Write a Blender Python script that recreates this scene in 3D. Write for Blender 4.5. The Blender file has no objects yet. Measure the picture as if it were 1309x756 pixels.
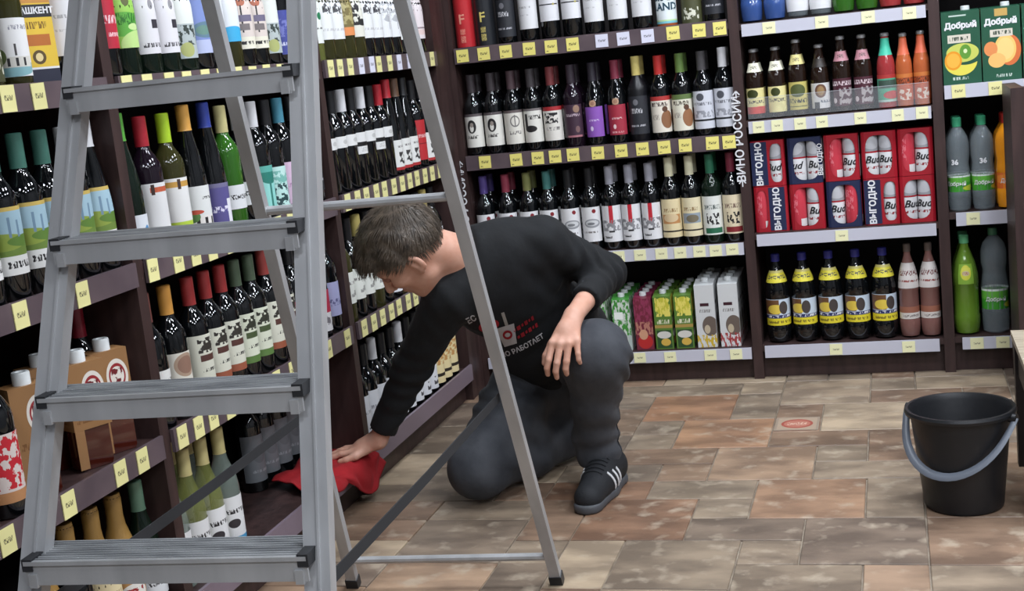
import bpy, bmesh, math, random
import numpy as np
from mathutils import Vector, Matrix
from mathutils.bvhtree import BVHTree

random.seed(7)
rng = np.random.default_rng(11)
PI = math.pi
SC = bpy.context.scene
COL = SC.collection

# ------------------------------------------------------------------ camera, world, exposure
# X runs along the back wall, Y along the left wall into the depth, Z up; metres.
CAM_H = 1.26
PITCH, ROLL, YAW = math.radians(10.14), math.radians(6.107), math.radians(16.57)
hd = Vector((-math.sin(YAW), math.cos(YAW), 0)); rt = Vector((math.cos(YAW), math.sin(YAW), 0)); zu = Vector((0, 0, 1))
fwd = hd * math.cos(PITCH) - zu * math.sin(PITCH); dn = -zu * math.cos(PITCH) - hd * math.sin(PITCH)
cx = rt * math.cos(ROLL) + dn * math.sin(ROLL); cy = -rt * math.sin(ROLL) + dn * math.cos(ROLL)
camd = bpy.data.cameras.new('camera'); cam = bpy.data.objects.new('camera', camd); COL.objects.link(cam)
camd.sensor_width = 36.0; camd.lens = 1700.0 / 1309.0 * 36.0; camd.clip_start = 0.05; camd.clip_end = 60
cam.matrix_world = Matrix(((cx.x, -cy.x, -fwd.x, 0), (cx.y, -cy.y, -fwd.y, 0), (cx.z, -cy.z, -fwd.z, CAM_H), (0, 0, 0, 1)))
SC.camera = cam

world = bpy.data.worlds.new('world'); SC.world = world; world.use_nodes = True
world.node_tree.nodes['Background'].inputs[0].default_value = (0.75, 0.85, 1.0, 1)
world.node_tree.nodes['Background'].inputs[1].default_value = 0.05
LAMP = 125.0           # strength of the ceiling panels
SC.view_settings.view_transform = 'Standard'
try: SC.view_settings.look = 'None'
except Exception: pass
SC.view_settings.exposure = 0.0
SC.view_settings.gamma = 1.0
SC.view_settings.use_curve_mapping = False

# ------------------------------------------------------------------ helpers: colour and materials
def lin(v):
    v /= 255.0
    return v / 12.92 if v <= 0.04045 else ((v + 0.055) / 1.055) ** 2.4
def rgb(r, g=None, b=None):
    if g is None: r, g, b = r
    return (lin(r), lin(g), lin(b), 1.0)
MATS = {}
def mat(name, col, rough=0.5, metal=0.0, spec=0.5, coat=0.0, trans=0.0, ior=1.45, noise=None, bump=None, alpha=1.0, emit=0.0, sheen=0.0, sss=0.0):
    if name in MATS: return MATS[name]
    m = bpy.data.materials.new(name); m.use_nodes = True; nt = m.node_tree; p = nt.nodes['Principled BSDF']
    p.inputs['Base Color'].default_value = rgb(col); p.inputs['Roughness'].default_value = rough
    p.inputs['Metallic'].default_value = metal; p.inputs['Specular IOR Level'].default_value = spec
    p.inputs['Coat Weight'].default_value = coat; p.inputs['Coat Roughness'].default_value = 0.05
    p.inputs['Transmission Weight'].default_value = trans; p.inputs['IOR'].default_value = ior; p.inputs['Alpha'].default_value = alpha
    if sheen: p.inputs['Sheen Weight'].default_value = sheen
    if sss:
        p.inputs['Subsurface Weight'].default_value = sss; p.inputs['Subsurface Radius'].default_value = (0.012, 0.005, 0.003)
    if emit:
        p.inputs['Emission Color'].default_value = rgb(col); p.inputs['Emission Strength'].default_value = emit
    if noise or bump: tc = nt.nodes.new('ShaderNodeTexCoord')
    if noise:     # (second colour, scale, detail, stretch)
        c2, sc, det, st = noise
        mp = nt.nodes.new('ShaderNodeMapping'); mp.inputs['Scale'].default_value = st
        n = nt.nodes.new('ShaderNodeTexNoise'); n.inputs['Scale'].default_value = sc; n.inputs['Detail'].default_value = det
        rp = nt.nodes.new('ShaderNodeValToRGB'); rp.color_ramp.elements[0].position = 0.35; rp.color_ramp.elements[1].position = 0.68
        rp.color_ramp.elements[0].color = rgb(col); rp.color_ramp.elements[1].color = rgb(c2)
        nt.links.new(tc.outputs['Object'], mp.inputs[0]); nt.links.new(mp.outputs[0], n.inputs['Vector'])
        nt.links.new(n.outputs['Fac'], rp.inputs[0]); nt.links.new(rp.outputs[0], p.inputs['Base Color'])
    if bump:      # (scale, strength, stretch)
        sc, stg, st = bump
        mp = nt.nodes.new('ShaderNodeMapping'); mp.inputs['Scale'].default_value = st
        n = nt.nodes.new('ShaderNodeTexNoise'); n.inputs['Scale'].default_value = sc; n.inputs['Detail'].default_value = 4
        b = nt.nodes.new('ShaderNodeBump'); b.inputs['Strength'].default_value = stg; b.inputs['Distance'].default_value = 0.004
        nt.links.new(tc.outputs['Object'], mp.inputs[0]); nt.links.new(mp.outputs[0], n.inputs['Vector'])
        nt.links.new(n.outputs['Fac'], b.inputs['Height']); nt.links.new(b.outputs[0], p.inputs['Normal'])
    MATS[name] = m
    return m

def print_mat(name, bg, shapes, rough=0.45):
    """Flat print in UV space. shapes: ('rect'|'ell'|'txt', u0, v0, u1, v1, colour); 'txt' is a row of small illegible print."""
    if name in MATS: return MATS[name]
    m = bpy.data.materials.new(name); m.use_nodes = True; nt = m.node_tree; N = nt.nodes; K = nt.links; p = N['Principled BSDF']
    p.inputs['Roughness'].default_value = rough
    uv = N.new('ShaderNodeTexCoord').outputs['UV']
    sp = N.new('ShaderNodeSeparateXYZ'); K.new(uv, sp.inputs[0])
    c = N.new('ShaderNodeRGB'); c.outputs[0].default_value = rgb(bg); cur = c.outputs[0]
    nz = None
    for s in shapes:
        kind, u0, v0, u1, v1, colr = s
        if kind == 'ell':
            a = N.new('ShaderNodeVectorMath'); a.operation = 'SUBTRACT'; a.inputs[1].default_value = ((u0 + u1) / 2, (v0 + v1) / 2, 0); K.new(uv, a.inputs[0])
            b = N.new('ShaderNodeVectorMath'); b.operation = 'DIVIDE'; b.inputs[1].default_value = ((u1 - u0) / 2, (v1 - v0) / 2, 1); K.new(a.outputs[0], b.inputs[0])
            l = N.new('ShaderNodeVectorMath'); l.operation = 'LENGTH'; K.new(b.outputs[0], l.inputs[0])
            q = N.new('ShaderNodeMath'); q.operation = 'LESS_THAN'; q.inputs[1].default_value = 1.0; K.new(l.outputs['Value'], q.inputs[0])
            mask = q.outputs[0]
        else:
            q = N.new('ShaderNodeMath'); q.operation = 'COMPARE'; q.inputs[1].default_value = (u0 + u1) / 2; q.inputs[2].default_value = (u1 - u0) / 2; K.new(sp.outputs[0], q.inputs[0])
            r = N.new('ShaderNodeMath'); r.operation = 'COMPARE'; r.inputs[1].default_value = (v0 + v1) / 2; r.inputs[2].default_value = (v1 - v0) / 2; K.new(sp.outputs[1], r.inputs[0])
            w = N.new('ShaderNodeMath'); w.operation = 'MULTIPLY'; K.new(q.outputs[0], w.inputs[0]); K.new(r.outputs[0], w.inputs[1]); mask = w.outputs[0]
            if kind in ('txt', 'art'):
                mp = N.new('ShaderNodeMapping'); mp.inputs['Scale'].default_value = (26, 9, 1) if kind == 'txt' else (7, 7, 1)
                mp.inputs['Location'].default_value = (u0 * 13.1, v0 * 7.7, 0); K.new(uv, mp.inputs[0])
                n = N.new('ShaderNodeTexNoise'); n.inputs['Scale'].default_value = 1.0; n.inputs['Detail'].default_value = 3; K.new(mp.outputs[0], n.inputs['Vector'])
                g = N.new('ShaderNodeMath'); g.operation = 'GREATER_THAN'; g.inputs[1].default_value = 0.5; K.new(n.outputs['Fac'], g.inputs[0])
                w2 = N.new('ShaderNodeMath'); w2.operation = 'MULTIPLY'; K.new(mask, w2.inputs[0]); K.new(g.outputs[0], w2.inputs[1]); mask = w2.outputs[0]
        mx = N.new('ShaderNodeMix'); mx.data_type = 'RGBA'; K.new(mask, mx.inputs['Factor']); K.new(cur, mx.inputs[6]); mx.inputs[7].default_value = rgb(colr); cur = mx.outputs[2]
    K.new(cur, p.inputs['Base Color'])
    MATS[name] = m
    return m

# ------------------------------------------------------------------ helpers: meshes
class MB:
    def __init__(s): s.v = []; s.f = []; s.uv = {}
    def add(s, vs, fs, uvs=None):
        o = len(s.v); s.v += [tuple(q) for q in vs]
        for i, f in enumerate(fs):
            if uvs is not None: s.uv[len(s.f)] = uvs[i]
            s.f.append(tuple(o + k for k in f))
        return s
    def box(s, x0, x1, y0, y1, z0, z1, bev=0.0, uv=False):
        if bev:
            b = min(bev, (x1 - x0) * .45, (y1 - y0) * .45, (z1 - z0) * .45)
            vs = []
            for z, q in ((z0, b), (z0 + b, 0), (z1 - b, 0), (z1, b)):
                vs += [(x0 + q, y0 + b, z), (x0 + b, y0 + q, z), (x1 - b, y0 + q, z), (x1 - q, y0 + b, z), (x1 - q, y1 - b, z), (x1 - b, y1 - q, z), (x0 + b, y1 - q, z), (x0 + q, y1 - b, z)]
            fs = [tuple(range(7, -1, -1)), tuple(range(24, 32))]
            for r in range(3):
                for k in range(8): fs.append((r * 8 + k, r * 8 + (k + 1) % 8, r * 8 + 8 + (k + 1) % 8, r * 8 + 8 + k))
            return s.add(vs, fs)
        vs = [(x0, y0, z0), (x1, y0, z0), (x1, y1, z0), (x0, y1, z0), (x0, y0, z1), (x1, y0, z1), (x1, y1, z1), (x0, y1, z1)]
        fs = [(0, 1, 5, 4), (1, 2, 6, 5), (2, 3, 7, 6), (3, 0, 4, 7), (4, 5, 6, 7), (3, 2, 1, 0)]
        q = [(0, 0), (1, 0), (1, 1), (0, 1)]; z = [(.01, .01)] * 4
        return s.add(vs, fs, [q, q, q, q, z, z] if uv else None)
    def beam(s, a, b, side, w, t):
        a, b, side = Vector(a), Vector(b), Vector(side); ax = (b - a).normalized(); sd = (side - ax * side.dot(ax)).normalized(); nm = ax.cross(sd)
        vs = []
        for p in (a, b):
            for i, j in ((-1, -1), (1, -1), (1, 1), (-1, 1)): vs.append(p + sd * (i * w / 2) + nm * (j * t / 2))
        return s.add(vs, [(0, 1, 2, 3)[::-1], (4, 5, 6, 7), (0, 1, 5, 4), (1, 2, 6, 5), (2, 3, 7, 6), (3, 0, 4, 7)])
    def tube(s, pts, r, n=10, rs=None, flat=None):
        pts = [Vector(p) for p in pts]; rings = []; prev = None
        for i, p in enumerate(pts):
            t = (pts[min(i + 1, len(pts) - 1)] - pts[max(i - 1, 0)]).normalized()
            if prev is None: prev = t.orthogonal().normalized() if flat is None else Vector(flat)
            u = (prev - t * prev.dot(t)).normalized(); w = t.cross(u); prev = u
            q = rs[i] if rs else r
            qa, qb = (q if isinstance(q, tuple) else (q, q))
            rings.append([p + u * (math.cos(2 * PI * k / n) * qa) + w * (math.sin(2 * PI * k / n) * qb) for k in range(n)])
        vs = [v for g in rings for v in g]; fs = [tuple(range(n - 1, -1, -1)), tuple(range(len(vs) - n, len(vs)))]
        for i in range(len(pts) - 1):
            for k in range(n): fs.append((i * n + k, i * n + (k + 1) % n, i * n + n + (k + 1) % n, i * n + n + k))
        return s.add(vs, fs)
    def lathe(s, prof, n=20, c=(0, 0, 0)):
        vs = []; fs = []
        for r, z in prof:
            for k in range(n): vs.append((c[0] + r * math.cos(2 * PI * k / n), c[1] + r * math.sin(2 * PI * k / n), c[2] + z))
        for i in range(len(prof) - 1):
            for k in range(n): fs.append((i * n + k, i * n + (k + 1) % n, i * n + n + (k + 1) % n, i * n + n + k))
        if prof[0][0] > 1e-5: fs.append(tuple(range(n - 1, -1, -1)))
        if prof[-1][0] > 1e-5: fs.append(tuple(range((len(prof) - 1) * n, len(prof) * n)))
        return s.add(vs, fs)
    def arc(s, prof, arc, n=12):
        """label patch round a bottle, facing -Y; prof = [(r, z)...] bottom to top; full UV; arc in degrees"""
        vs = []; fs = []; uvs = []; h = math.radians(arc) / 2; m = len(prof)
        z0, z1 = prof[0][1], prof[-1][1]
        for r, z in prof:
            for k in range(n + 1):
                a = -h + 2 * h * k / n; vs.append((r * math.sin(a), -r * math.cos(a), z))
        for i in range(m - 1):
            for k in range(n):
                fs.append((i * (n + 1) + k, i * (n + 1) + k + 1, (i + 1) * (n + 1) + k + 1, (i + 1) * (n + 1) + k))
                va, vb = (prof[i][1] - z0) / (z1 - z0), (prof[i + 1][1] - z0) / (z1 - z0)
                uvs.append([(k / n, va), ((k + 1) / n, va), ((k + 1) / n, vb), (k / n, vb)])
        return s.add(vs, fs, uvs)
    def mesh(s, name, smooth=False, sharp=35):
        me = bpy.data.meshes.new(name); me.from_pydata(s.v, [], s.f)
        if s.uv:
            l = me.uv_layers.new(name='UVMap')
            for pi, poly in enumerate(me.polygons):
                u = s.uv.get(pi)
                if u:
                    for j, li in enumerate(poly.loop_indices): l.data[li].uv = u[j]
        if smooth:
            me.shade_smooth()
            me.set_sharp_from_angle(angle=math.radians(sharp))
        me.update()
        return me
    def build(s, name, m, parent=None, smooth=False, sharp=35):
        return link(name, s.mesh(name, smooth, sharp), m, parent)

def link(name, me, m=None, parent=None):
    o = bpy.data.objects.new(name, me); COL.objects.link(o)
    if m is not None:
        if not me.materials: me.materials.append(m)
        elif me.materials[0] is not m:
            o.material_slots[0].link = 'OBJECT'; o.material_slots[0].material = m
    if parent is not None: o.parent = parent
    return o
def empty(name, loc=(0, 0, 0), rz=0.0):
    o = bpy.data.objects.new(name, None); COL.objects.link(o); o.location = loc; o.rotation_euler = (0, 0, rz); o.empty_display_size = .05
    return o
def tag(o, label=None, cat=None, group=None, kind=None):
    if label: o['label'] = label
    if cat: o['category'] = cat
    if group: o['group'] = group
    if kind: o['kind'] = kind
    return o
TEXTS = {}
def text_mesh(body, size, bold=0.0, shear=0.0, wrap=None, depth=0.0006, align='CENTER'):
    """lettering in the XZ plane facing -Y (centred), optionally wrapped round a cylinder of radius wrap"""
    key = (body, size, bold, shear, wrap)
    if key in TEXTS: return TEXTS[key]
    cu = bpy.data.curves.new('lettering', 'FONT'); cu.body = body; cu.size = size; cu.offset = bold; cu.shear = shear; cu.resolution_u = 2
    cu.align_x = align; cu.align_y = 'CENTER'
    ob = bpy.data.objects.new('lettering', cu); COL.objects.link(ob)
    dg = bpy.context.evaluated_depsgraph_get(); dg.update()
    me = bpy.data.meshes.new_from_object(ob.evaluated_get(dg)); bpy.data.objects.remove(ob); bpy.data.curves.remove(cu)
    bm = bmesh.new(); bm.from_mesh(me)
    if wrap:
        bmesh.ops.triangulate(bm, faces=bm.faces)
    for v in bm.verts:
        x, y = v.co.x, v.co.y
        if wrap: v.co = ((wrap + depth) * math.sin(x / wrap), -(wrap + depth) * math.cos(x / wrap), y)
        else: v.co = (x, -depth, y)
    bm.to_mesh(me); bm.free(); me.materials.clear(); me.name = 'lettering'
    TEXTS[key] = me
    return me
ORD = ['', '1st', '2nd', '3rd'] + ['%dth' % i for i in range(4, 40)]

# ------------------------------------------------------------------ the room
wood_d = mat('dark_shelf_wood', (50, 36, 35), 0.45, noise=((66, 48, 46), 6, 4, (6, 6, .8)))
wood_in = mat('dark_back_panel', (24, 19, 20), 0.6)
grout = mat('grout', (150, 138, 122), 0.8, noise=((112, 100, 88), 14, 3, (1, 1, 1)))
white_wall = mat('grey_plaster', (120, 121, 124), 0.8)
dark_ceil = mat('dark_ceiling_tile', (58, 59, 62), 0.9)
fb = MB().box(-2.05, 3.4, -2.0, 5.3, -0.1, -0.006).build('floor', grout); tag(fb, kind='structure')
tag(MB().box(-2.05, 3.4, 5.23, 5.3, 0, 2.95).build('wall_back', white_wall), kind='structure')
tag(MB().box(-2.05, -1.99, -2.0, 5.3, 0, 2.95).build('wall_left', white_wall), kind='structure')
tag(MB().box(3.34, 3.4, -2.0, 5.3, 0, 2.95).build('wall_right', white_wall), kind='structure')
tag(MB().box(-2.05, 3.4, -2.06, -2.0, 0, 2.95).build('wall_front', white_wall), kind='structure')
tag(MB().box(-2.05, 3.4, -2.0, 5.3, 2.95, 3.0).build('ceiling', dark_ceil), kind='structure')

# floor tiles: sandstone-look slabs on a 15 cm grid in three sizes
def tile_material():
    m = bpy.data.materials.new('sandstone_tile'); m.use_nodes = True; nt = m.node_tree; N = nt.nodes; K = nt.links; p = N['Principled BSDF']
    oi = N.new('ShaderNodeObjectInfo'); tc = N.new('ShaderNodeTexCoord')
    add = N.new('ShaderNodeVectorMath'); add.operation = 'ADD'; K.new(tc.outputs['Object'], add.inputs[0])
    sc = N.new('ShaderNodeVectorMath'); sc.operation = 'SCALE'; sc.inputs[0].default_value = (17, 9, 5); K.new(oi.outputs['Random'], sc.inputs['Scale']); K.new(sc.outputs[0], add.inputs[1])
    mp = N.new('ShaderNodeMapping'); mp.inputs['Scale'].default_value = (5, 11, 5); K.new(add.outputs[0], mp.inputs[0])
    n1 = N.new('ShaderNodeTexNoise'); n1.inputs['Scale'].default_value = 1.0; n1.inputs['Detail'].default_value = 5; K.new(mp.outputs[0], n1.inputs['Vector'])
    r1 = N.new('ShaderNodeValToRGB'); r1.color_ramp.elements[0].position = .38; r1.color_ramp.elements[1].position = .66
    r1.color_ramp.elements[0].color = (.58, .54, .52, 1); r1.color_ramp.elements[1].color = (1.12, 1.06, 1.0, 1); K.new(n1.outputs['Fac'], r1.inputs[0])
    mx = N.new('ShaderNodeMix'); mx.data_type = 'RGBA'; mx.blend_type = 'MULTIPLY'; mx.inputs['Factor'].default_value = 1; K.new(oi.outputs['Color'], mx.inputs[6]); K.new(r1.outputs[0], mx.inputs[7])
    n2 = N.new('ShaderNodeTexNoise'); n2.inputs['Scale'].default_value = 16; n2.inputs['Detail'].default_value = 6; K.new(add.outputs[0], n2.inputs['Vector'])
    r2 = N.new('ShaderNodeValToRGB'); r2.color_ramp.elements[0].position = .56; r2.color_ramp.elements[1].position = .72; r2.color_ramp.elements[0].color = (0, 0, 0, 1); r2.color_ramp.elements[1].color = (.55, .55, .55, 1); K.new(n2.outputs['Fac'], r2.inputs[0])
    m2 = N.new('ShaderNodeMix'); m2.data_type = 'RGBA'; K.new(r2.outputs[0], m2.inputs['Factor']); K.new(mx.outputs[2], m2.inputs[6]); m2.inputs[7].default_value = rgb(186, 172, 152); K.new(m2.outputs[2], p.inputs['Base Color'])
    b = N.new('ShaderNodeBump'); b.inputs['Strength'].default_value = .35; b.inputs['Distance'].default_value = .004; K.new(n2.outputs['Fac'], b.inputs['Height']); K.new(b.outputs[0], p.inputs['Normal'])
    p.inputs['Roughness'].default_value = .42; p.inputs['Specular IOR Level'].default_value = .4
    return m
TILE = tile_material()
GX, GY, PX, PY = -0.12, 3.675, 0.15, 0.155
tan, grey, rust, pale, brown, dgrey = (160, 137, 116), (144, 131, 115), (142, 113, 93), (174, 159, 138), (136, 115, 98), (128, 115, 103)
FIXED = {(-3, 0, 2, 2): tan, (-2, -2, 2, 2): (168, 138, 114), (-1, 0, 2, 1): grey, (-1, 1, 1, 1): grey, (0, 1, 1, 2): brown, (-2, 2, 2, 1): brown, (-2, 3, 1, 1): (160, 132, 112),
         (-1, 3, 2, 2): pale, (-2, 5, 2, 2): (172, 156, 136), (0, -2, 1, 2): grey, (-1, -4, 2, 2): dgrey, (-2, -4, 1, 1): grey, (-3, -3, 2, 1): dgrey, (-3, -2, 1, 1): grey,
         (-5, -3, 2, 2): rust, (-4, -5, 2, 2): grey, (-5, 4, 2, 2): (160, 124, 98), (-4, 2, 2, 2): (164, 130, 104), (-5, 1, 2, 1): brown, (-4, -1, 2, 1): grey, (-4, 0, 1, 1): brown,
         (-3, 4, 1, 2): grey, (-2, 4, 1, 1): brown, (1, -4, 2, 2): brown, (-6, -1, 2, 1): rust, (0, 5, 2, 1): brown, (1, 6, 2, 1): pale, (-5, 2, 1, 1): grey, (-6, 6, 3, 1): grey, (-3, 6, 1, 1): pale}
occ = {}
tiles = []
def claim(i, j, w, h, colr):
    for a in range(w):
        for b in range(h): occ[(i + a, j + b)] = 1
    tiles.append((i, j, w, h, colr))
for (i, j, w, h), c in FIXED.items(): claim(i, j, w, h, c)
I0, I1, J0, J1 = -10, 12, -14, 8
PAL = [tan, grey, pale, brown, dgrey, grey, (152, 130, 111), (142, 121, 103), (136, 123, 109)]
for j in range(J0, J1):
    for i in range(I0, I1):
        if (i, j) in occ: continue
        for w, h in random.choice([[(2, 2), (2, 1), (1, 2), (1, 1)], [(2, 2), (1, 2), (2, 1), (1, 1)], [(2, 1), (1, 1)], [(1, 1)]]):
            if all((i + a, j + b) not in occ and i + a < I1 and j + b < J1 for a in range(w) for b in range(h)):
                claim(i, j, w, h, random.choice(PAL)); break
TM = {}
for (i, j, w, h, c) in tiles:
    if (w, h) not in TM:
        g = .0022; TM[(w, h)] = MB().box(g, w * PX - g, g, h * PY - g, -.012, 0, bev=.0018).mesh('tile')
    o = link('tile', TM[(w, h)], TILE, fb)
    o.location = (GX + i * PX, GY + j * PY, random.uniform(-.0012, 0)); k = random.uniform(.9, 1.06)
    o.color = tuple(q * k for q in rgb(c)[:3]) + (1,)
md = MB().box(-.07, .07, -.072, .072, 0, .0012, uv=True); md.uv[4] = [(0, 0), (1, 0), (1, 1), (0, 1)]
md = md.build('tile_medallion', print_mat('medallion', (150, 134, 118), [('rect', .06, .06, .94, .94, (168, 148, 128)), ('ell', .14, .16, .86, .84, (158, 78, 66)), ('ell', .2, .24, .8, .76, (176, 112, 96)), ('txt', .28, .4, .72, .6, (205, 170, 150))]), fb)
md.location = (GX - 1.5 * PX, GY + 3.5 * PY, .0002)

# ceiling lamps: recessed square panels
frame_m = mat('lamp_frame', (220, 220, 222), .5); lamp_m = mat('lamp_diffuser', (240, 246, 255), .5, emit=LAMP)
n = 0
for ix, X in enumerate((-.55, .8, 2.15)):
    for iy, Y in enumerate((-.4, 1.1, 2.6, 3.95)):
        if ix == 0 and iy == 1: continue
        L = empty('ceiling_light', (X, Y, 2.93))
        MB().box(-.3, .3, -.3, .3, .0, .02).build('lamp_frame', frame_m, L)
        for ax in (-1, 1):
            for ay in (-1, 1):
                q = MB().add([(ax * .14 - .07, ay * .14 - .07, -.003), (ax * .14 - .07, ay * .14 + .07, -.003), (ax * .14 + .07, ay * .14 + .07, -.003), (ax * .14 + .07, ay * .14 - .07, -.003)], [(0, 1, 2, 3)]).build('diffuser', lamp_m, L)
        tag(L, 'square four-cell ceiling light %s, %s' % (['over the left aisle', 'over the shop middle', 'over the right side'][ix], ['farthest from the back wall', 'third from the back wall', 'second from the back wall', 'nearest to the back wall'][iy]), 'ceiling light', 'ceiling light panels')

# ------------------------------------------------------------------ shelving
rail_b = mat('brown_price_rail', (98, 84, 88), .38, noise=((82, 70, 76), 9, 2, (1, 1, 1)))
rail_w = mat('pale_price_rail', (196, 196, 208), .35)
tag_y = print_mat('yellow_price_tag', (238, 226, 128), [('txt', .2, .42, .8, .62, (60, 55, 40)), ('txt', .1, .1, .3, .2, (90, 80, 50))])
tag_p = print_mat('cream_price_tag', (238, 236, 190), [('txt', .25, .42, .75, .58, (120, 115, 95))])
tag_w = print_mat('white_price_tag', (222, 222, 238), [('txt', .2, .42, .8, .6, (90, 88, 100))])
tag_l = print_mat('cream_yellow_price_tag', (232, 226, 160), [('txt', .2, .42, .8, .62, (70, 66, 50))])
def unit(name, label, wall, x0, x1, rails, depth=.38, height=2.05, pl=.018, pr=.018):
    """one shelving unit. wall 'back' or 'left'; x0..x1 outer extent along the wall; rails: list of dict(z, m, tags, x0, x1)"""
    U = empty(name, (0, 4.81, 0) if wall == 'back' else (-1.575, 0, 0), 0 if wall == 'back' else PI / 2)
    tag(U, label, 'shelving unit', 'shelving units along the walls')
    i0, i1 = x0 + pl, x1 - pr
    MB().box(i0, i1, depth, depth + .015, .03, height).build('back_panel', wood_in, U)
    sl = MB().box(x0, i0, 0, depth + .015, 0, height).build('side_panel', wood_d, U)
    sr = MB().box(i1, x1, 0, depth + .015, 0, height).build('side_panel', wood_d, U)
    MB().box(i0, i1, .03, .048, 0, rails[-1]['z'] + .02).build('kickboard', wood_d, U)
    MB().box(i0, i1, 0, depth, height - .03, height - .005).build('top_board', wood_d, U)
    for R in rails:
        z = R['z']; st = z + .045
        s = MB().box(i0 + .0005, i1 - .0005, .001, depth - .001, st - .022, st).build('shelf', wood_d, U)
        h = R.get('h', .05)
        MB().box(R.get('x0', i0 + .004), R.get('x1', i1 - .004), -.009, 0, z, z + h).add([], []).build('price_rail', R['m'], s)
        tw, th = R.get('ts', (.046, .046))
        key = ('tag', tw, th)
        if key not in TM: TM[key] = MB().box(-tw / 2, tw / 2, -.0115, -.0095, 0, th, uv=True).mesh('price_tag')
        for t in R['tags']:
            tx, tmz = t if isinstance(t, tuple) else (t, R['tm'])
            o = link('price_tag', TM[key], tmz, s); o.location = (tx, 0, z + (h - th) / 2 + random.uniform(-.001, .001)); o.rotation_euler = (0, random.uniform(-.02, .02), 0)
        if R.get('guard'):
            MB().box(i0 + .01, i1 - .01, -.004, -.001, st + .006, st + .078).build('clear_guard', mat('clear_acrylic', (235, 240, 245), .08, alpha=.07), s)
            MB().box(i0 + .01, i1 - .01, -.0042, -.0008, st + .078, st + .0795).build('guard_edge_highlight', mat('acrylic_edge_highlight', (200, 205, 210), .2, alpha=.5), s)  # highlight along the guard's top edge, painted as a thin brighter strip
    return U, sl, sr
def place(o, wall, x, y, z, rz=0.0):
    if wall == 'back': o.location = (x, 4.81 + y, z); o.rotation_euler = (0, 0, rz)
    else: o.location = (-1.575 - y, x, z); o.rotation_euler = (0, 0, PI / 2 + rz)
    return o

Y_, W_, P_ = tag_y, tag_w, tag_p
wineU, wl, wr = unit('shelving_unit', 'dark brown wine shelving unit on the back wall beside the corner', 'back', -1.605, -.517, [
    dict(z=1.252, m=rail_b, h=.058, tm=Y_, tags=[-1.52, -1.437, -1.352, -1.263, -1.18, -1.098, (-.99, W_), (-.91, W_), (-.822, W_), -.73, -.638, -.565]),
    dict(z=.852, m=rail_b, h=.056, tm=Y_, tags=[-1.478, -1.355, -1.272, -1.205, -1.136, -1.043, -.955, -.876, -.796, -.72, -.622, -.562]),
    dict(z=.468, m=rail_w, h=.044, tm=P_, ts=(.044, .04), tags=[-1.43, -1.3, -1.2, -1.1, -1.0, -.92, -.84, -.77, -.7, -.64, -.58]),
    dict(z=.078, m=rail_w, h=.042, tm=P_, ts=(.044, .038), tags=[-1.4, -1.25, -1.1, -.955, -.84, -.69, -.595])], pl=.048, pr=.018)
drinkU, dl_, dr_ = unit('shelving_unit', 'dark brown beer and drinks shelving unit in the middle of the back wall', 'back', -.517, .154, [
    dict(z=1.243, m=rail_w, h=.042, tm=P_, ts=(.044, .04), x0=-.49, x1=.128, tags=[-.395, -.215, -.06, .075]),
    dict(z=.902, m=rail_w, h=.042, tm=P_, ts=(.04, .04), x0=-.49, x1=.13, guard=True, tags=[-.455, -.39, -.31, -.235, -.105, .02, .1]),
    dict(z=.495, m=rail_w, h=.042, tm=P_, ts=(.044, .038), x0=-.49, x1=.128, tags=[-.192]),
    dict(z=.08, m=rail_w, h=.044, tm=P_, ts=(.044, .04), x0=-.49, x1=.12, tags=[-.237, .015])], pl=.018, pr=.018)
juiceU, jl_, jr_ = unit('shelving_unit', 'dark brown juice shelving unit at the right end of the back wall', 'back', .154, .80, [
    dict(z=1.41, m=rail_w, h=.042, tm=P_, ts=(.044, .04), tags=[.25]),
    dict(z=.962, m=rail_w, h=.046, tm=tag_l, ts=(.044, .044), tags=[.222, .34, .5]),
    dict(z=.523, m=rail_w, h=.046, tm=P_, ts=(.044, .042), x0=.195, tags=[.25, .42]),
    dict(z=.083, m=rail_w, h=.042, tm=P_, ts=(.044, .04), x0=.197, tags=[.245, .33, .5])], pl=.018, pr=.018)
def sp(a, b, st): 
    out = []; q = a
    while q < b: out.append(q + random.uniform(-.006, .006)); q += st
    return out
rail_l = mat('lavender_price_rail', (122, 108, 118), .38)
Lr = lambda z, tags, **k: dict(z=z, m=rail_b, h=.052, tm=tag_l, ts=(.042, .05), tags=tags, **k)
near, nl_, nr_ = unit('shelving_unit', 'nearest dark brown wine shelving unit on the left wall behind the ladder', 'left', 1.42, 2.505, [
    Lr(1.255, [1.6, 1.75, 1.95, 2.145, 2.24, 2.4]), Lr(.86, [1.62, 1.8, 2.075, 2.275]), Lr(.475, [1.6, 1.78, 1.93, 2.12, 2.305, 2.39]), dict(Lr(.08, [1.7, 2.0, 2.3]), m=rail_l, h=.06)], depth=.38)
midU, ml_, mr_ = unit('shelving_unit', 'middle dark brown wine shelving unit on the left wall with the half-empty bottom shelf', 'left', 2.505, 3.6, [
    Lr(1.255, sp(2.56, 3.56, .085)), Lr(.86, [2.545, 2.655, 2.735, 2.815, 2.91, 3.0, 3.09, 3.18, 3.26, 3.35, 3.44]), Lr(.475, [2.56, 2.635, 2.705, 2.79, 2.865, 2.95, 3.05, 3.15, 3.24, 3.39, 3.53]), dict(Lr(.08, []), m=rail_l, h=.06)], depth=.38)
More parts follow.
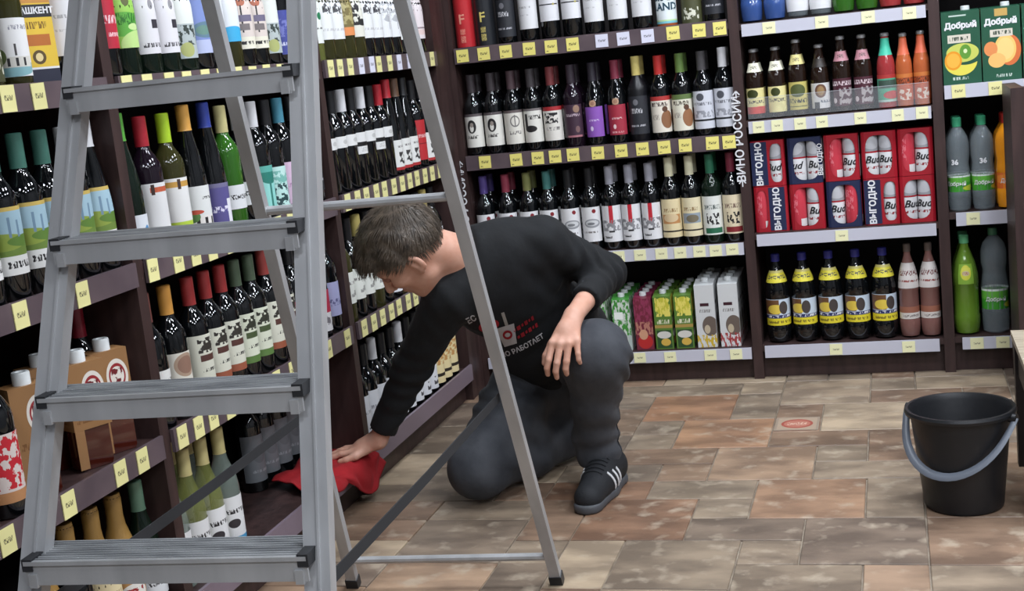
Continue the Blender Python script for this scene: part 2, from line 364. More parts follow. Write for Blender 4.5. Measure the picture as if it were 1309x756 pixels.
farU, fl_, fr_ = unit('shelving_unit', 'farthest dark brown wine shelving unit on the left wall next to the corner', 'left', 3.6, 4.66, [
    Lr(1.255, [3.66, 3.73, 3.81, (3.9, W_), (3.99, W_), 4.05, 4.15, (4.24, W_), (4.34, W_), 4.45, 4.58]), Lr(.86, sp(3.66, 4.6, .078)), Lr(.475, sp(3.66, 4.6, .078)), dict(Lr(.08, []), m=rail_l, h=.06)], depth=.38)
# lettering on the wine unit's posts
sign_m = mat('white_lettering', (225, 225, 228), .5)
for pnl, X, z in ((wr, -.5265, .885), (wl, -1.5815, .72)):
    t = link('lettering', text_mesh('ВИНО РОССИИ', .041, .0009), sign_m, pnl); t.location = (X, -.0008, z); t.rotation_euler = (0, -PI / 2, 0)
    for s in (-1, 1):
        a = MB(); zz = z + s * .158
        a.box(X - .002, X + .002, -.0015, -.0002, zz - .013, zz + .010)
        for q in (-1, 1): a.beam((X, -.0009, zz + .013), (X + q * .012, -.0009, zz - .001), (0, 1, 0), .0013, .004)
        a.build('arrow_mark', sign_m, pnl)
# corner filler between the two walls
cf = MB().box(-1.985, -1.578, 4.662, 4.80, 0, 2.05).build('trim_1', wood_d); tag(cf, kind='structure')

# ------------------------------------------------------------------ goods: bottle shapes
PROF = {
 'bordeaux': [(0, .004), (.028, 0), (.0345, .001), (.0365, .005), (.0365, .188), (.0345, .202), (.026, .219), (.017, .234), (.0145, .247), (.0142, .299), (.0158, .300), (.0158, .308), (0, .309)],
 'burgundy': [(0, .004), (.028, 0), (.0355, .002), (.037, .006), (.037, .155), (.034, .178), (.026, .205), (.0185, .228), (.0148, .25), (.0142, .299), (.0158, .300), (.0158, .308), (0, .309)],
 'rhine': [(0, .004), (.028, 0), (.0345, .002), (.036, .006), (.036, .135), (.0335, .165), (.026, .21), (.0185, .248), (.0148, .275), (.0142, .312), (.0158, .313), (.0158, .321), (0, .322)],
 'sparkling': [(0, .004), (.03, 0), (.0385, .002), (.040, .006), (.040, .15), (.0365, .18), (.027, .215), (.0185, .245), (.0165, .275), (.018, .285), (.018, .305), (.0, .309)],
 'beer': [(0, .004), (.022, 0), (.0295, .002), (.031, .006), (.031, .128), (.0285, .148), (.0205, .172), (.0155, .195), (.0130, .222), (.0138, .230), (0, .231)],
 'pet_beer': [(0, .008), (.022, 0), (.038, .006), (.0425, .022), (.0445, .04), (.0445, .062), (.0425, .066), (.0425, .165), (.0445, .169), (.043, .20), (.034, .24), (.022, .27), (.0145, .29), (.0145, .312), (0, .313)],
 'pet_clear': [(0, .008), (.022, 0), (.034, .006), (.037, .024), (.0385, .05), (.0385, .068), (.0372, .07), (.0372, .125), (.0385, .127), (.0365, .15), (.0345, .165), (.0385, .195), (.0385, .235), (.034, .258), (.022, .28), (.0135, .293), (.0135, .31), (0, .311)],
 'pet_big': [(0, .008), (.028, 0), (.043, .008), (.0455, .03), (.0465, .085), (.045, .088), (.045, .16), (.0465, .163), (.041, .205), (.0385, .225), (.044, .25), (.0445, .29), (.036, .32), (.022, .338), (.0135, .346), (.0135, .36), (0, .361)],
}
CAPZ = {'bordeaux': (.243, .3105, .0162), 'burgundy': (.243, .3105, .0162), 'rhine': (.262, .3235, .0165), 'sparkling': (.2, .312, .0), 'beer': (.2235, .2345, .0148), 'pet_beer': (.3, .328, .0165), 'pet_clear': (.293, .325, .0158), 'pet_big': (.347, .374, .016)}
MESH = {}
def rad_at(kind, z):
    pr = PROF[kind]
    for (r0, z0), (r1, z1) in zip(pr[1:], pr[2:]):
        if z0 <= z <= z1 and z1 > z0: return r0 + (r1 - r0) * (z - z0) / (z1 - z0)
    return pr[-2][0]
def body_mesh(kind):
    k = ('b', kind)
    if k not in MESH: MESH[k] = MB().lathe(PROF[kind], 20).mesh('bottle_glass', True, 50)
    return MESH[k]
def cap_mesh(kind):
    k = ('c', kind)
    if k not in MESH:
        z0, z1, r = CAPZ[kind]
        if kind == 'sparkling': pr = [(rad_at(kind, z0 + (z1 - .008 - z0) * q) + .0009, z0 + (z1 - .008 - z0) * q) for q in (0, .2, .4, .6, .8, .95)] + [(.017, z1), (0, z1 + .001)]
        elif kind in ('bordeaux', 'burgundy', 'rhine'): pr = [(rad_at(kind, z0) + .0012, z0), (r, z0 + .006), (r, z1 - .002), (r - .002, z1), (0, z1 + .0004)]
        else: pr = [(r, z0), (r, z1 - .003), (r - .003, z1), (0, z1 + .0004)]
        MESH[k] = MB().lathe(pr, 16).mesh('capsule', True, 40)
    return MESH[k]
def label_mesh(kind, z0, z1, arc):
    k = ('l', kind, z0, z1, arc)
    if k not in MESH:
        ns = 1 if abs(rad_at(kind, z0) - rad_at(kind, z1)) < .0005 else 5
        MESH[k] = MB().arc([(rad_at(kind, z0 + (z1 - z0) * i / ns) + .0007, z0 + (z1 - z0) * i / ns) for i in range(ns + 1)], arc, 14).mesh('label', True)
    return MESH[k]
GL = {'dark': mat('dark_wine_glass', (10, 12, 14), .035, spec=.6, coat=.5), 'olive': mat('olive_wine_glass', (52, 51, 26), .06),
      'green': mat('green_wine_glass', (16, 28, 20), .06), 'brightgreen': mat('bright_green_glass', (48, 96, 30), .08, coat=.3), 'blue': mat('blue_plastic', (52, 78, 134), .12, coat=.3),
      'pale': mat('pale_wine_glass', (140, 146, 78), .05, spec=.8, alpha=.45, coat=.4), 'brown': mat('brown_beer_glass', (34, 22, 16), .08, coat=.3), 'amber': mat('amber_drink', (178, 92, 52), .1, coat=.3), 'pink': mat('pink_drink', (120, 84, 78), .1, coat=.4),
      'red': mat('red_drink', (152, 50, 52), .12, coat=.3), 'black': mat('matt_black_glass', (18, 18, 22), .35), 'clear': mat('clear_plastic', (160, 172, 178), .05, spec=.8, alpha=.26, coat=.5),
      'greenclear': mat('green_tea_plastic', (104, 140, 46), .08, spec=.7, alpha=.8, coat=.4), 'orange': mat('orange_drink', (236, 150, 30), .12, coat=.3), 'clearpale': mat('clear_spirit_glass', (170, 186, 176), .05, spec=.8, alpha=.3, coat=.5),
      'purpleblk': mat('purple_black_glass', (26, 16, 26), .1, coat=.3), 'white': mat('milky_plastic', (212, 212, 214), .2, coat=.2), 'cognac': mat('cognac_glass', (70, 26, 18), .06, coat=.5)}
def capm(c): return mat('capsule_%d_%d_%d' % c, c, .32, spec=.5, coat=.15)
K_ = (28, 28, 30)
# label designs: (words, background, shapes, z0, z1, arc)
RED, GRN, BLK, GRY = (168, 42, 48), (60, 110, 60), (36, 34, 36), (120, 116, 114)
LAB = {
 'portrait': ('white portrait label', (226, 224, 216), [('rect', 0, .92, 1, 1, (92, 84, 86)), ('ell', .3, .42, .66, .82, BLK), ('ell', .4, .46, .56, .68, (226, 224, 216)), ('ell', .42, .6, .56, .74, (150, 140, 132)), ('txt', .28, .26, .72, .36, (80, 78, 76))], .04, .165, 150),
 'emblem': ('white round-emblem label', (226, 222, 212), [('rect', 0, .92, 1, 1, (104, 92, 92)), ('ell', .42, .5, .8, .84, GRY), ('ell', .46, .54, .76, .8, (226, 222, 212)), ('rect', .59, .5, .63, .86, GRY), ('txt', .35, .28, .85, .38, GRY)], .04, .165, 150),
 'boot': ('white boot-drawing label', (226, 224, 216), [('rect', 0, .93, 1, 1, (120, 112, 112)), ('rect', .2, .4, .34, .85, BLK), ('ell', .2, .3, .7, .5, BLK), ('txt', .4, .68, .9, .8, BLK)], .04, .165, 150),
 'redtop': ('white label with red edge', (226, 222, 214), [('rect', 0, .88, 1, 1, RED), ('art', .2, .5, .75, .82, BLK), ('txt', .25, .3, .8, .4, GRY)], .04, .165, 150),
 'wine': ('dark maroon label', (62, 40, 56), [('ell', .55, .75, .85, .98, (150, 120, 100)), ('txt', .2, .64, .85, .72, (200, 180, 190)), ('rect', .2, 0, .9, .06, (170, 110, 120)), ('ell', .6, .14, .8, .34, (120, 90, 90))], .045, .165, 130),
 'violet': ('violet label', (138, 86, 178), [('txt', .25, .52, .75, .58, (215, 200, 230)), ('ell', .3, .2, .45, .36, (220, 205, 235))], .04, .15, 118),
 'crimson': ('crimson label', (160, 44, 62), [('txt', .25, .52, .75, .58, (235, 205, 205)), ('ell', .3, .2, .45, .36, (235, 210, 210)), ('txt', .2, .06, .8, .12, (220, 170, 170))], .04, .15, 118),
 'blacklab': ('black label', (40, 42, 48), [('txt', .25, .55, .7, .68, (190, 190, 195)), ('ell', .36, .76, .56, .92, (110, 110, 116)), ('txt', .2, .2, .8, .25, (170, 170, 176))], .035, .17, 150),
 'jugred': ('white jug label with red top', (228, 220, 206), [('rect', 0, .88, 1, 1, (176, 52, 50)), ('ell', .52, .1, 1.0, .6, (140, 96, 66)), ('ell', .58, .56, .8, .72, (90, 60, 44)), ('txt', .15, .72, .8, .84, (70, 52, 46)), ('txt', .15, .35, .45, .5, (170, 160, 148))], .035, .165, 150),
 'juggreen': ('white jug label with green top', (226, 222, 204), [('rect', 0, .86, 1, 1, (96, 118, 66)), ('ell', .52, .1, 1.0, .6, (150, 104, 70)), ('ell', .58, .56, .8, .72, (90, 60, 44)), ('txt', .15, .7, .8, .82, (70, 62, 46)), ('txt', .15, .35, .45, .5, (170, 160, 148))], .035, .165, 150),
 'shield': ('pale grey curved label', (206, 208, 216), [('ell', .25, .74, .55, .94, (80, 82, 90)), ('txt', .12, .62, .85, .7, (110, 112, 120)), ('art', .15, .3, .9, .48, (150, 152, 160)), ('rect', 0, .2, 1, .25, (30, 32, 36))], .035, .17, 150),
 'swirl': ('white swirl label', (224, 224, 226), [('ell', .62, .82, .78, .94, (130, 30, 40)), ('ell', .28, .4, .92, .66, (150, 152, 156)), ('ell', .34, .46, .86, .62, (205, 206, 208)), ('ell', .4, .48, .7, .56, (120, 122, 126)), ('txt', .2, .25, .8, .3, GRY)], .035, .165, 150),
 'stripe': ('white label with red stripe', (222, 222, 224), [('rect', .44, .5, .6, 1, (190, 40, 54)), ('art', .1, .3, .95, .6, (138, 138, 142)), ('rect', .4, .26, .62, .31, (40, 40, 44)), ('txt', .15, .1, .5, .16, BLK)], .03, .165, 150),
 'creamhill': ('cream label with ochre picture', (222, 206, 164), [('rect', .12, .36, .88, .6, (190, 136, 84)), ('ell', .2, .4, .8, .62, (214, 190, 150)), ('txt', .2, .66, .8, .76, (150, 120, 80)), ('rect', 0, .14, 1, .18, (40, 34, 30))], .03, .165, 150),
 'creamsea': ('cream label with blue picture', (224, 212, 176), [('rect', .12, .34, .9, .6, (146, 158, 168)), ('ell', .3, .36, .8, .56, (120, 112, 92)), ('txt', .2, .66, .8, .76, (150, 124, 86)), ('rect', 0, .14, 1, .18, (40, 34, 30))], .03, .165, 150),
 'plotgreen': ('white label with green foot', (222, 224, 218), [('rect', .2, .04, .9, .18, (40, 104, 74)), ('art', .28, .26, .78, .56, BLK), ('txt', .2, .66, .85, .78, (90, 100, 96))], .03, .165, 150),
 'plotred': ('cream label with red foot', (222, 208, 176), [('rect', .2, .04, .9, .18, (132, 40, 44)), ('art', .28, .26, .78, .56, BLK), ('txt', .2, .66, .85, .78, (120, 96, 84))], .03, .165, 150),
 'plain': ('plain white label', (222, 222, 224), [('txt', .2, .62, .7, .68, (170, 170, 172)), ('txt', .2, .4, .6, .44, (190, 190, 192))], .055, .175, 150),
 'band': ('white label with black line', (222, 222, 226), [('rect', .08, .52, .92, .56, BLK), ('ell', .7, .5, .78, .58, (180, 170, 90))], .075, .185, 150),
 'beanland': ('white and teal lettered label', (222, 230, 232), [('rect', 0, 0, 1, .1, (120, 190, 200)), ('rect', 0, .06, 1, .1, (190, 220, 160))], .02, .15, 160),
 'olivelab': ('olive green label', (72, 74, 46), [('art', .2, .1, .8, .4, (214, 214, 196))], .012, .15, 150),
 'cherry': ('bright red label', (186, 36, 58), [('txt', .35, .42, .95, .56, (235, 200, 205)), ('txt', .5, .2, .9, .27, (235, 190, 195))], .065, .19, 165),
 'lime': ('lime green label', (146, 198, 84), [('ell', -.2, .2, 1.0, .62, (92, 170, 62)), ('ell', .3, -.2, 1.2, .3, (186, 218, 136)), ('ell', .42, .72, .62, .94, (86, 92, 40)), ('txt', .25, .4, .95, .6, (40, 110, 30)), ('ell', .5, .3, .8, .42, (196, 222, 150))], .065, .19, 165),
 'whitestamp': ('white label with black stamp', (220, 218, 222), [('rect', .55, .4, .78, .54, (52, 48, 56)), ('art', .05, .05, .22, .9, (160, 160, 165)), ('txt', .3, .1, .9, .17, (70, 68, 72)), ('ell', .52, .7, .66, .86, (140, 138, 142)), ('txt', .1, .86, .8, .94, (100, 98, 104))], .05, .19, 165),
 'mint': ('white and grey-green leaf label', (222, 226, 220), [('rect', 0, 0, 1, .52, (176, 186, 186)), ('art', .2, .2, .95, .5, (52, 62, 58)), ('ell', .25, .02, .6, .24, (170, 176, 110))], .035, .19, 165),
 'bluepic': ('periwinkle blue label', (124, 142, 198), [('ell', .2, .25, .95, .52, (96, 126, 146)), ('ell', .3, .3, .7, .46, (104, 140, 128)), ('rect', 0, 0, 1, .22, (182, 190, 222))], .045, .19, 165),
 'cyan': ('white label with cyan foot', (222, 226, 230), [('ell', .0, -.2, 1.0, .35, (62, 168, 214))], .07, .18, 165),
 'floral': ('cream label with flower drawing', (216, 204, 196), [('ell', .25, .78, .55, .98, (168, 96, 70)), ('rect', .38, .3, .42, .8, BLK), ('rect', .3, .5, .7, .62, (110, 104, 128)), ('rect', .3, .34, .6, .46, (120, 112, 112)), ('rect', .05, .0, .95, .22, (228, 224, 206)), ('txt', .25, .08, .7, .14, BLK)], .05, .19, 165),
 'royal': ('royal blue label', (66, 74, 148), [('art', .25, .4, .7, .8, (112, 118, 184)), ('txt', .2, .2, .8, .28, (205, 208, 230)), ('ell', .7, .6, 1.0, .8, (210, 212, 226))], .03, .15, 165),
 'script_red': ('white script label with red band', (222, 222, 222), [('rect', 0, .07, 1, .2, (164, 50, 50)), ('rect', .3, .84, 1, .93, (190, 90, 60)), ('rect', .32, .8, .4, .98, (60, 40, 34))], 0.03, 0.16, 165),
 'script_lime': ('white script label with lime band', (224, 224, 222), [('rect', 0, .12, 1, .22, (176, 202, 68)), ('rect', .1, .84, .9, .94, (196, 150, 70)), ('rect', .42, .8, .5, .98, (60, 40, 34))], 0.03, 0.16, 165),
 'boat': ('white label with small blue sail', (218, 222, 228), [('ell', .6, .2, .8, .7, (80, 140, 190))], .02, .1, 165),
 'house': ('white label with a house', (220, 222, 220), [('rect', .2, .08, .95, .34, (226, 222, 218)), ('rect', .3, .08, .38, .3, BLK), ('rect', .5, .08, .58, .3, BLK), ('rect', .7, .08, .78, .3, BLK), ('ell', .0, .2, .4, .46, (90, 130, 70)), ('ell', .1, .38, .5, .48, (190, 80, 60)), ('txt', .5, .7, .85, .76, BLK)], 0.022, 0.13, 165),
 'purple': ('purple label with white foil', (86, 80, 136), [('rect', .6, 0, 1, .62, (224, 224, 230)), ('txt', .2, .32, .62, .46, (220, 216, 235)), ('rect', 0, .9, 1, 1, (112, 108, 142))], 0.02, 0.125, 165),
 'smallwhite': ('small white label', (216, 218, 220), [('txt', .2, .4, .8, .6, BLK)], .05, .11, 140),
 'teal': ('teal palm label', (142, 208, 200), [('ell', .3, .6, .9, .95, (40, 122, 108)), ('rect', .55, .1, .62, .7, (52, 120, 110)), ('rect', 0, .86, 1, 1, (90, 170, 158))], .02, .14, 165),
 'mintpic': ('mint label with drawn figures', (188, 224, 218), [('art', .2, .1, .9, .6, (40, 70, 72)), ('art', .2, .6, .8, .9, (120, 180, 170))], .015, .13, 165),
 'pinklab': ('pink label', (214, 184, 208), [('txt', .3, .4, .8, .5, (180, 140, 176))], .02, .135, 165),
 'whitescript': ('white scribble label', (216, 216, 212), [('art', .55, .3, .9, .8, BLK)], 0.035, 0.135, 165),
 'medal': ('cream label with brown medallion', (212, 208, 196), [('ell', .3, .5, .9, .98, (166, 142, 122)), ('ell', .38, .56, .82, .92, (140, 108, 92)), ('txt', .15, .3, .95, .4, (90, 84, 80))], 0.04, 0.155, 165),
 'tree_red': ('cream tree label with red foot', (210, 210, 194), [('rect', 0, 0, 1, .14, (150, 84, 60)), ('art', .35, .66, .85, .94, (48, 44, 40)), ('ell', .45, .7, .8, .84, (52, 48, 42)), ('rect', .38, .5, .88, .62, (84, 52, 46)), ('txt', .4, .3, .85, .36, BLK)], 0.045, 0.172, 165),
 'tree_green': ('cream tree label with green foot', (210, 214, 194), [('rect', 0, 0, 1, .14, (88, 120, 62)), ('art', .35, .66, .85, .94, (48, 48, 40)), ('ell', .45, .7, .8, .84, (50, 52, 42)), ('rect', .38, .5, .88, .62, (70, 84, 52)), ('txt', .4, .3, .85, .36, BLK)], 0.045, 0.172, 165),
 'rosewhite': ('crimson and white label', (214, 214, 216), [('rect', 0, .45, 1, 1, (178, 42, 72)), ('art', .2, .1, .8, .4, (120, 116, 122))], .02, .14, 165),
 'lavender': ('lavender label', (158, 160, 196), [('txt', .2, .3, .8, .5, (90, 90, 130))], .05, .15, 150),
 'greylab': ('silver grey label', (112, 116, 120), [('ell', .3, .4, .7, .75, (98, 102, 106)), ('txt', .25, .2, .8, .26, (150, 154, 158))], .03, .165, 165),
 'castle': ('white lettered label', (222, 222, 222), [('txt', .1, .62, .9, .72, BLK), ('ell', .3, .3, .62, .5, (52, 48, 52)), ('rect', 0, 0, 1, .1, (80, 150, 190))], .02, .135, 165),
 'leafwhite': ('tall white label with green mark', (226, 230, 226), [('ell', .55, .5, .75, .66, (40, 120, 80)), ('txt', .3, .3, .8, .34, BLK)], .055, .19, 165),
 'bigwhite': ('big white label', (226, 228, 228), [('art', .35, .6, .75, .9, (70, 70, 74)), ('txt', .3, .2, .8, .26, (190, 190, 192))], .065, .19, 165),
 'goldorange': ('olive gold label with orange block', (118, 106, 62), [('rect', .2, .0, .95, .22, (222, 140, 84)), ('art', .1, .3, .9, .9, (170, 160, 110))], .075, .19, 165),
 'leopard': ('white label with black spots', (222, 222, 210), [('art', .05, .3, .5, .95, BLK), ('ell', .4, .28, .8, .46, (40, 42, 42))], .07, .19, 165),
 'branch': ('white label with branch drawing', (226, 228, 230), [('art', .3, .4, .9, .9, (176, 178, 182)), ('rect', .56, .2, .59, .6, (150, 150, 156))], .065, .19, 165),
 'rosy': ('pinkish white label', (226, 216, 218), [('ell', .7, .4, .95, .52, (190, 110, 120)), ('rect', 0, .26, 1, .3, (150, 130, 136)), ('ell', .2, .1, .8, .24, (224, 200, 196))], .055, .19, 165),
 'collar': ('small white shoulder label', (220, 220, 218), [('ell', .5, .3, .7, .7, (190, 190, 188))], .138, .172, 165),
 'collar2': ('two small white labels', (220, 220, 218), [('rect', 0, .36, 1, .56, (16, 17, 18)), ('rect', 0, 0, .3, .4, (16, 17, 18)), ('txt', .4, .1, .9, .3, (190, 190, 188))], .105, .172, 165),
 'ribbon': ('white label with ribbon drawing', (222, 222, 218), [('art', .45, .2, .95, .6, (60, 58, 58)), ('rect', .3, 0, .8, .1, (170, 46, 48)), ('txt', .4, .75, .8, .82, GRY)], .02, .12, 165),
 'redblock': ('tall red label', (182, 42, 48), [('txt', .2, .56, .9, .64, (230, 190, 190)), ('rect', 0, .4, 1, .42, (120, 24, 30))], .03, .17, 165),
 'whitepair': ('white peaked label', (218, 220, 212), [('txt', .25, .6, .8, .7, GRY), ('art', .5, .2, .8, .4, (150, 150, 146))], .06, .155, 165),
 'tallwhite': ('tall white label', (220, 222, 226), [('art', .5, .1, .9, .3, (70, 70, 76)), ('txt', .3, .6, .8, .68, (150, 150, 156))], .02, .165, 165),
 'creamart': ('cream label with tan picture', (222, 206, 158), [('art', .2, .45, .9, .85, (186, 140, 84)), ('rect', 0, .16, 1, .24, (40, 34, 26))], .02, .165, 165),
 'landscape': ('green landscape label', (156, 186, 200), [('rect', 0, 0, 1, .28, (224, 224, 222)), ('rect', 0, .28, 1, .5, (106, 132, 58)), ('ell', -.3, .36, .8, .62, (138, 156, 66)), ('ell', .4, .4, 1.3, .58, (92, 126, 52)), ('rect', .45, .55, .5, .85, (110, 138, 160)), ('rect', .62, .55, .67, .8, (110, 138, 160)), ('rect', 0, .94, 1, 1, (196, 170, 90)), ('txt', .35, .1, .9, .2, BLK)], 0.05, 0.178, 165),
 'mansion': ('white label with a mansion', (226, 226, 226), [('ell', -.1, .0, .9, .3, (128, 172, 178)), ('rect', .2, .16, .8, .34, (210, 208, 200)), ('rect', .3, .18, .35, .32, BLK), ('rect', .45, .18, .5, .32, BLK), ('rect', .6, .18, .65, .32, BLK), ('ell', .0, .2, .3, .5, (96, 112, 66)), ('rect', .45, .36, .49, .56, (70, 66, 66)), ('txt', .4, .8, .9, .88, (150, 150, 160))], .02, .13, 165),
 'redflower': ('red and white flowered label', (208, 196, 190), [('art', 0, .2, 1, 1, (186, 30, 44)), ('rect', 0, 0, 1, .16, (176, 126, 84))], .03, .16, 165),
 'kraft': ('kraft label', (176, 132, 80), [('ell', .2, .3, .8, .8, (226, 222, 214)), ('art', .3, .4, .7, .7, (150, 40, 44))], .03, .14, 165),
}
def lmat(key): return print_mat('label_' + key, LAB[key][1], LAB[key][2], .5)
GW = {'dark': 'dark', 'olive': 'olive', 'green': 'green', 'brightgreen': 'bright green', 'blue': 'blue', 'pale': 'pale', 'brown': 'brown', 'black': 'black', 'clearpale': 'clear', 'purpleblk': 'purple-black', 'amber': 'orange', 'pink': 'pink-brown', 'red': 'red', 'white': 'white', 'cognac': 'brown'}
def wine(wall, x, y, z, kind, glass, cap, lab, words, group, turn=0.0, name='wine_bottle', cat='wine bottle', s=1.0, capname='capsule'):
    b = link(name, body_mesh(kind), GL[glass]); place(b, wall, x, y, z + .0004, turn); b.scale = (1, 1, s)
    link(capname, cap_mesh(kind), capm(cap), b)
    if lab:
        l = LAB[lab]; link('label', label_mesh(kind, l[3], l[4], l[5]), lmat(lab), b)
    tag(b, words, cat, group)
    return b
def colname(c):
    best = min([('black', (28, 28, 30)), ('red', (170, 40, 50)), ('white', (215, 215, 215)), ('green', (70, 150, 60)), ('lime', (170, 200, 50)), ('orange', (214, 150, 60)), ('blue', (50, 70, 160)), ('teal', (70, 130, 120)), ('gold', (200, 180, 100)), ('grey', (120, 120, 125)), ('brown', (96, 72, 56)), ('purple', (84, 70, 130)), ('cream', (222, 216, 180)), ('maroon', (116, 44, 60))], key=lambda q: sum((a - b) ** 2 for a, b in zip(q[1], c)))
    return best[0]
def row(wall, where, z, items, ly=.043, second=None, jit=.12, face=0.0, group=None):
    """items: (x, kind, glass, cap, label-key). second: depth of a second row behind."""
    out = []
    for i, it in enumerate(items):
        x, kind, glass, cap, lab = it[:5]; s = it[5] if len(it) > 5 else 1.0
        w = '%s bottle, %s, %s from left, %s' % (GW[glass], LAB[lab][0] if lab else colname(cap) + ' capsule', ORD[i + 1], where)
        out.append(wine(wall, x, ly, z, kind, glass, cap, lab, w, group or 'bottles on ' + where, face + random.uniform(-jit, jit), s=s))
        if second:
            wine(wall, x + random.uniform(-.0005, .0005), ly + second, z, kind, glass, cap, lab, '%s-capped bottle directly behind the %s bottle on %s' % (colname(cap), ORD[i + 1], where), 'second-row bottles on ' + where, face + random.uniform(-jit, jit), s=s)
    return out

B, G, R, O = 'bordeaux', 'burgundy', 'rhine', 'olive'
# ---- back wall, wine unit
zA, zB, zC, zD = 1.2975, .8975, .5135, .1235
red_c, wht_c, gld_c = (170, 40, 50), (205, 205, 208), (196, 180, 108)
WA = 'wine unit top shelf'
def tube(x, colr, words, letter_col):
    t = empty('gift_tube', (x, 4.81 + .045, zA + .0004)); m = mat('tube_%d' % colr[0], colr, .3, coat=.2)
    MB().lathe([(.037, .014), (.037, .315), (0, .316)], 24).build('tube', m, t, True, 40)
    MB().lathe([(.0375, 0), (.0375, .014), (.0, .0145)], 24).build('base_rim', mat('tube_rim', (40, 34, 36), .4), t, True, 40)
    l = link('lettering', text_mesh('F', .05, .001, 0, .0372), mat('print_%d' % letter_col[1], letter_col, .4), t); l.location = (0, 0, .115)
    link('small_print', MB().arc([(.0376, .03), (.0376, .08)], 30, 4).mesh('small_print', True), print_mat('tp_%d' % colr[0], colr, [('txt', 0, 0, 1, .5, letter_col), ('txt', 0, .6, 1, 1, letter_col)]), t)
    tag(t, words, 'gift tube', 'gift tubes on the wine unit top shelf')
tube(-1.515, (188, 44, 50), 'red gift tube with letter F at the left end of the wine unit top shelf', (224, 150, 130))
tube(-1.435, (36, 38, 42), 'black gift tube with gold letter F beside the red tube', (214, 196, 110))
row('back', WA, zA, [(-1.352, B, 'dark', K_, 'blacklab'), (-1.266, B, 'dark', K_, 'plain'), (-1.185, B, 'dark', K_, 'band'), (-1.103, B, 'dark', K_, 'band'), (-1.02, G, 'dark', K_, 'plain'),
    (-.932, G, 'dark', red_c, 'plain'), (-.843, G, 'dark', K_, 'plain'), (-.755, G, 'amber', K_, 'beanland'), (-.665, G, 'olive', K_, 'olivelab'), (-.585, G, 'dark', K_, 'blacklab')], ly=.045, jit=.05)
bl = [o for o in SC.objects if o.get('label', '').startswith('orange bottle, white and teal')][0]
for t, dz in (('BEAN', .112), ('LAND', .078)):
    l = link('lettering', text_mesh(t, .036, .0012, 0, .0378), mat('teal_print', (30, 66, 84), .5), [c for c in bl.children if c.name.startswith('label')][0]); l.location = (0, 0, dz)
WB = 'wine unit second shelf'
row('back', WB, zB, [(-1.518, B, 'dark', (58, 52, 55), 'portrait'), (-1.441, B, 'dark', (58, 52, 55), 'portrait'), (-1.362, B, 'dark', (74, 58, 62), 'emblem'), (-1.286, B, 'dark', (62, 58, 60), 'boot'), (-1.21, B, 'dark', (110, 52, 54), 'redtop'),
    (-1.131, B, 'purpleblk', (52, 44, 52), 'wine'), (-1.05, G, 'dark', (40, 36, 44), 'violet'), (-.965, G, 'dark', (116, 44, 60), 'crimson'), (-.886, B, 'black', gld_c, 'blacklab', 1.02), (-.804, B, 'dark', (176, 46, 44), 'jugred'),
    (-.726, B, 'dark', (92, 118, 62), 'juggreen'), (-.648, B, 'dark', (72, 70, 72), 'shield'), (-.572, B, 'dark', wht_c, 'shield', 1.02)], second=.085, jit=.06)
for x in (-1.05, -.965):      # little round seals above the two tapered labels
    p = [o for o in SC.objects if o.name.startswith('wine_bottle') and abs(o.location.x - x) < .002 and abs(o.location.z - zB) < .01 and o.location.y < 4.88][0]
    sl = link('seal', MB().arc([(rad_at(G, .15 + q) + .0014, .15 + q) for q in (0, .012, .024)], 38, 6).mesh('seal', True), print_mat('seal', (90, 70, 60), [('ell', 0, 0, 1, 1, (176, 140, 112)), ('ell', .2, .2, .8, .8, (150, 112, 90))]), p)
WC = 'wine unit third shelf'
row('back', WC, zC, [(-1.512, B, 'dark', (84, 70, 130), 'swirl'), (-1.424, B, 'dark', (142, 60, 76), 'swirl'), (-1.34, B, 'dark', (122, 124, 76), 'swirl'), (-1.262, B, 'dark', (66, 116, 112), 'swirl'), (-1.18, B, 'dark', K_, 'swirl'),
    (-1.1, B, 'dark', K_, 'swirl'), (-1.022, B, 'dark', (150, 150, 160), 'stripe'), (-.948, B, 'dark', (150, 150, 160), 'stripe'), (-.872, B, 'dark', (150, 150, 160), 'stripe'), (-.797, B, 'dark', (214, 210, 178), 'creamhill', 1.05),
    (-.722, B, 'dark', (214, 210, 178), 'creamsea', 1.05), (-.647, B, 'green', (44, 104, 78), 'plotgreen', 1.05), (-.572, B, 'dark', (112, 40, 56), 'plotred', 1.05)], second=.085, jit=.06)
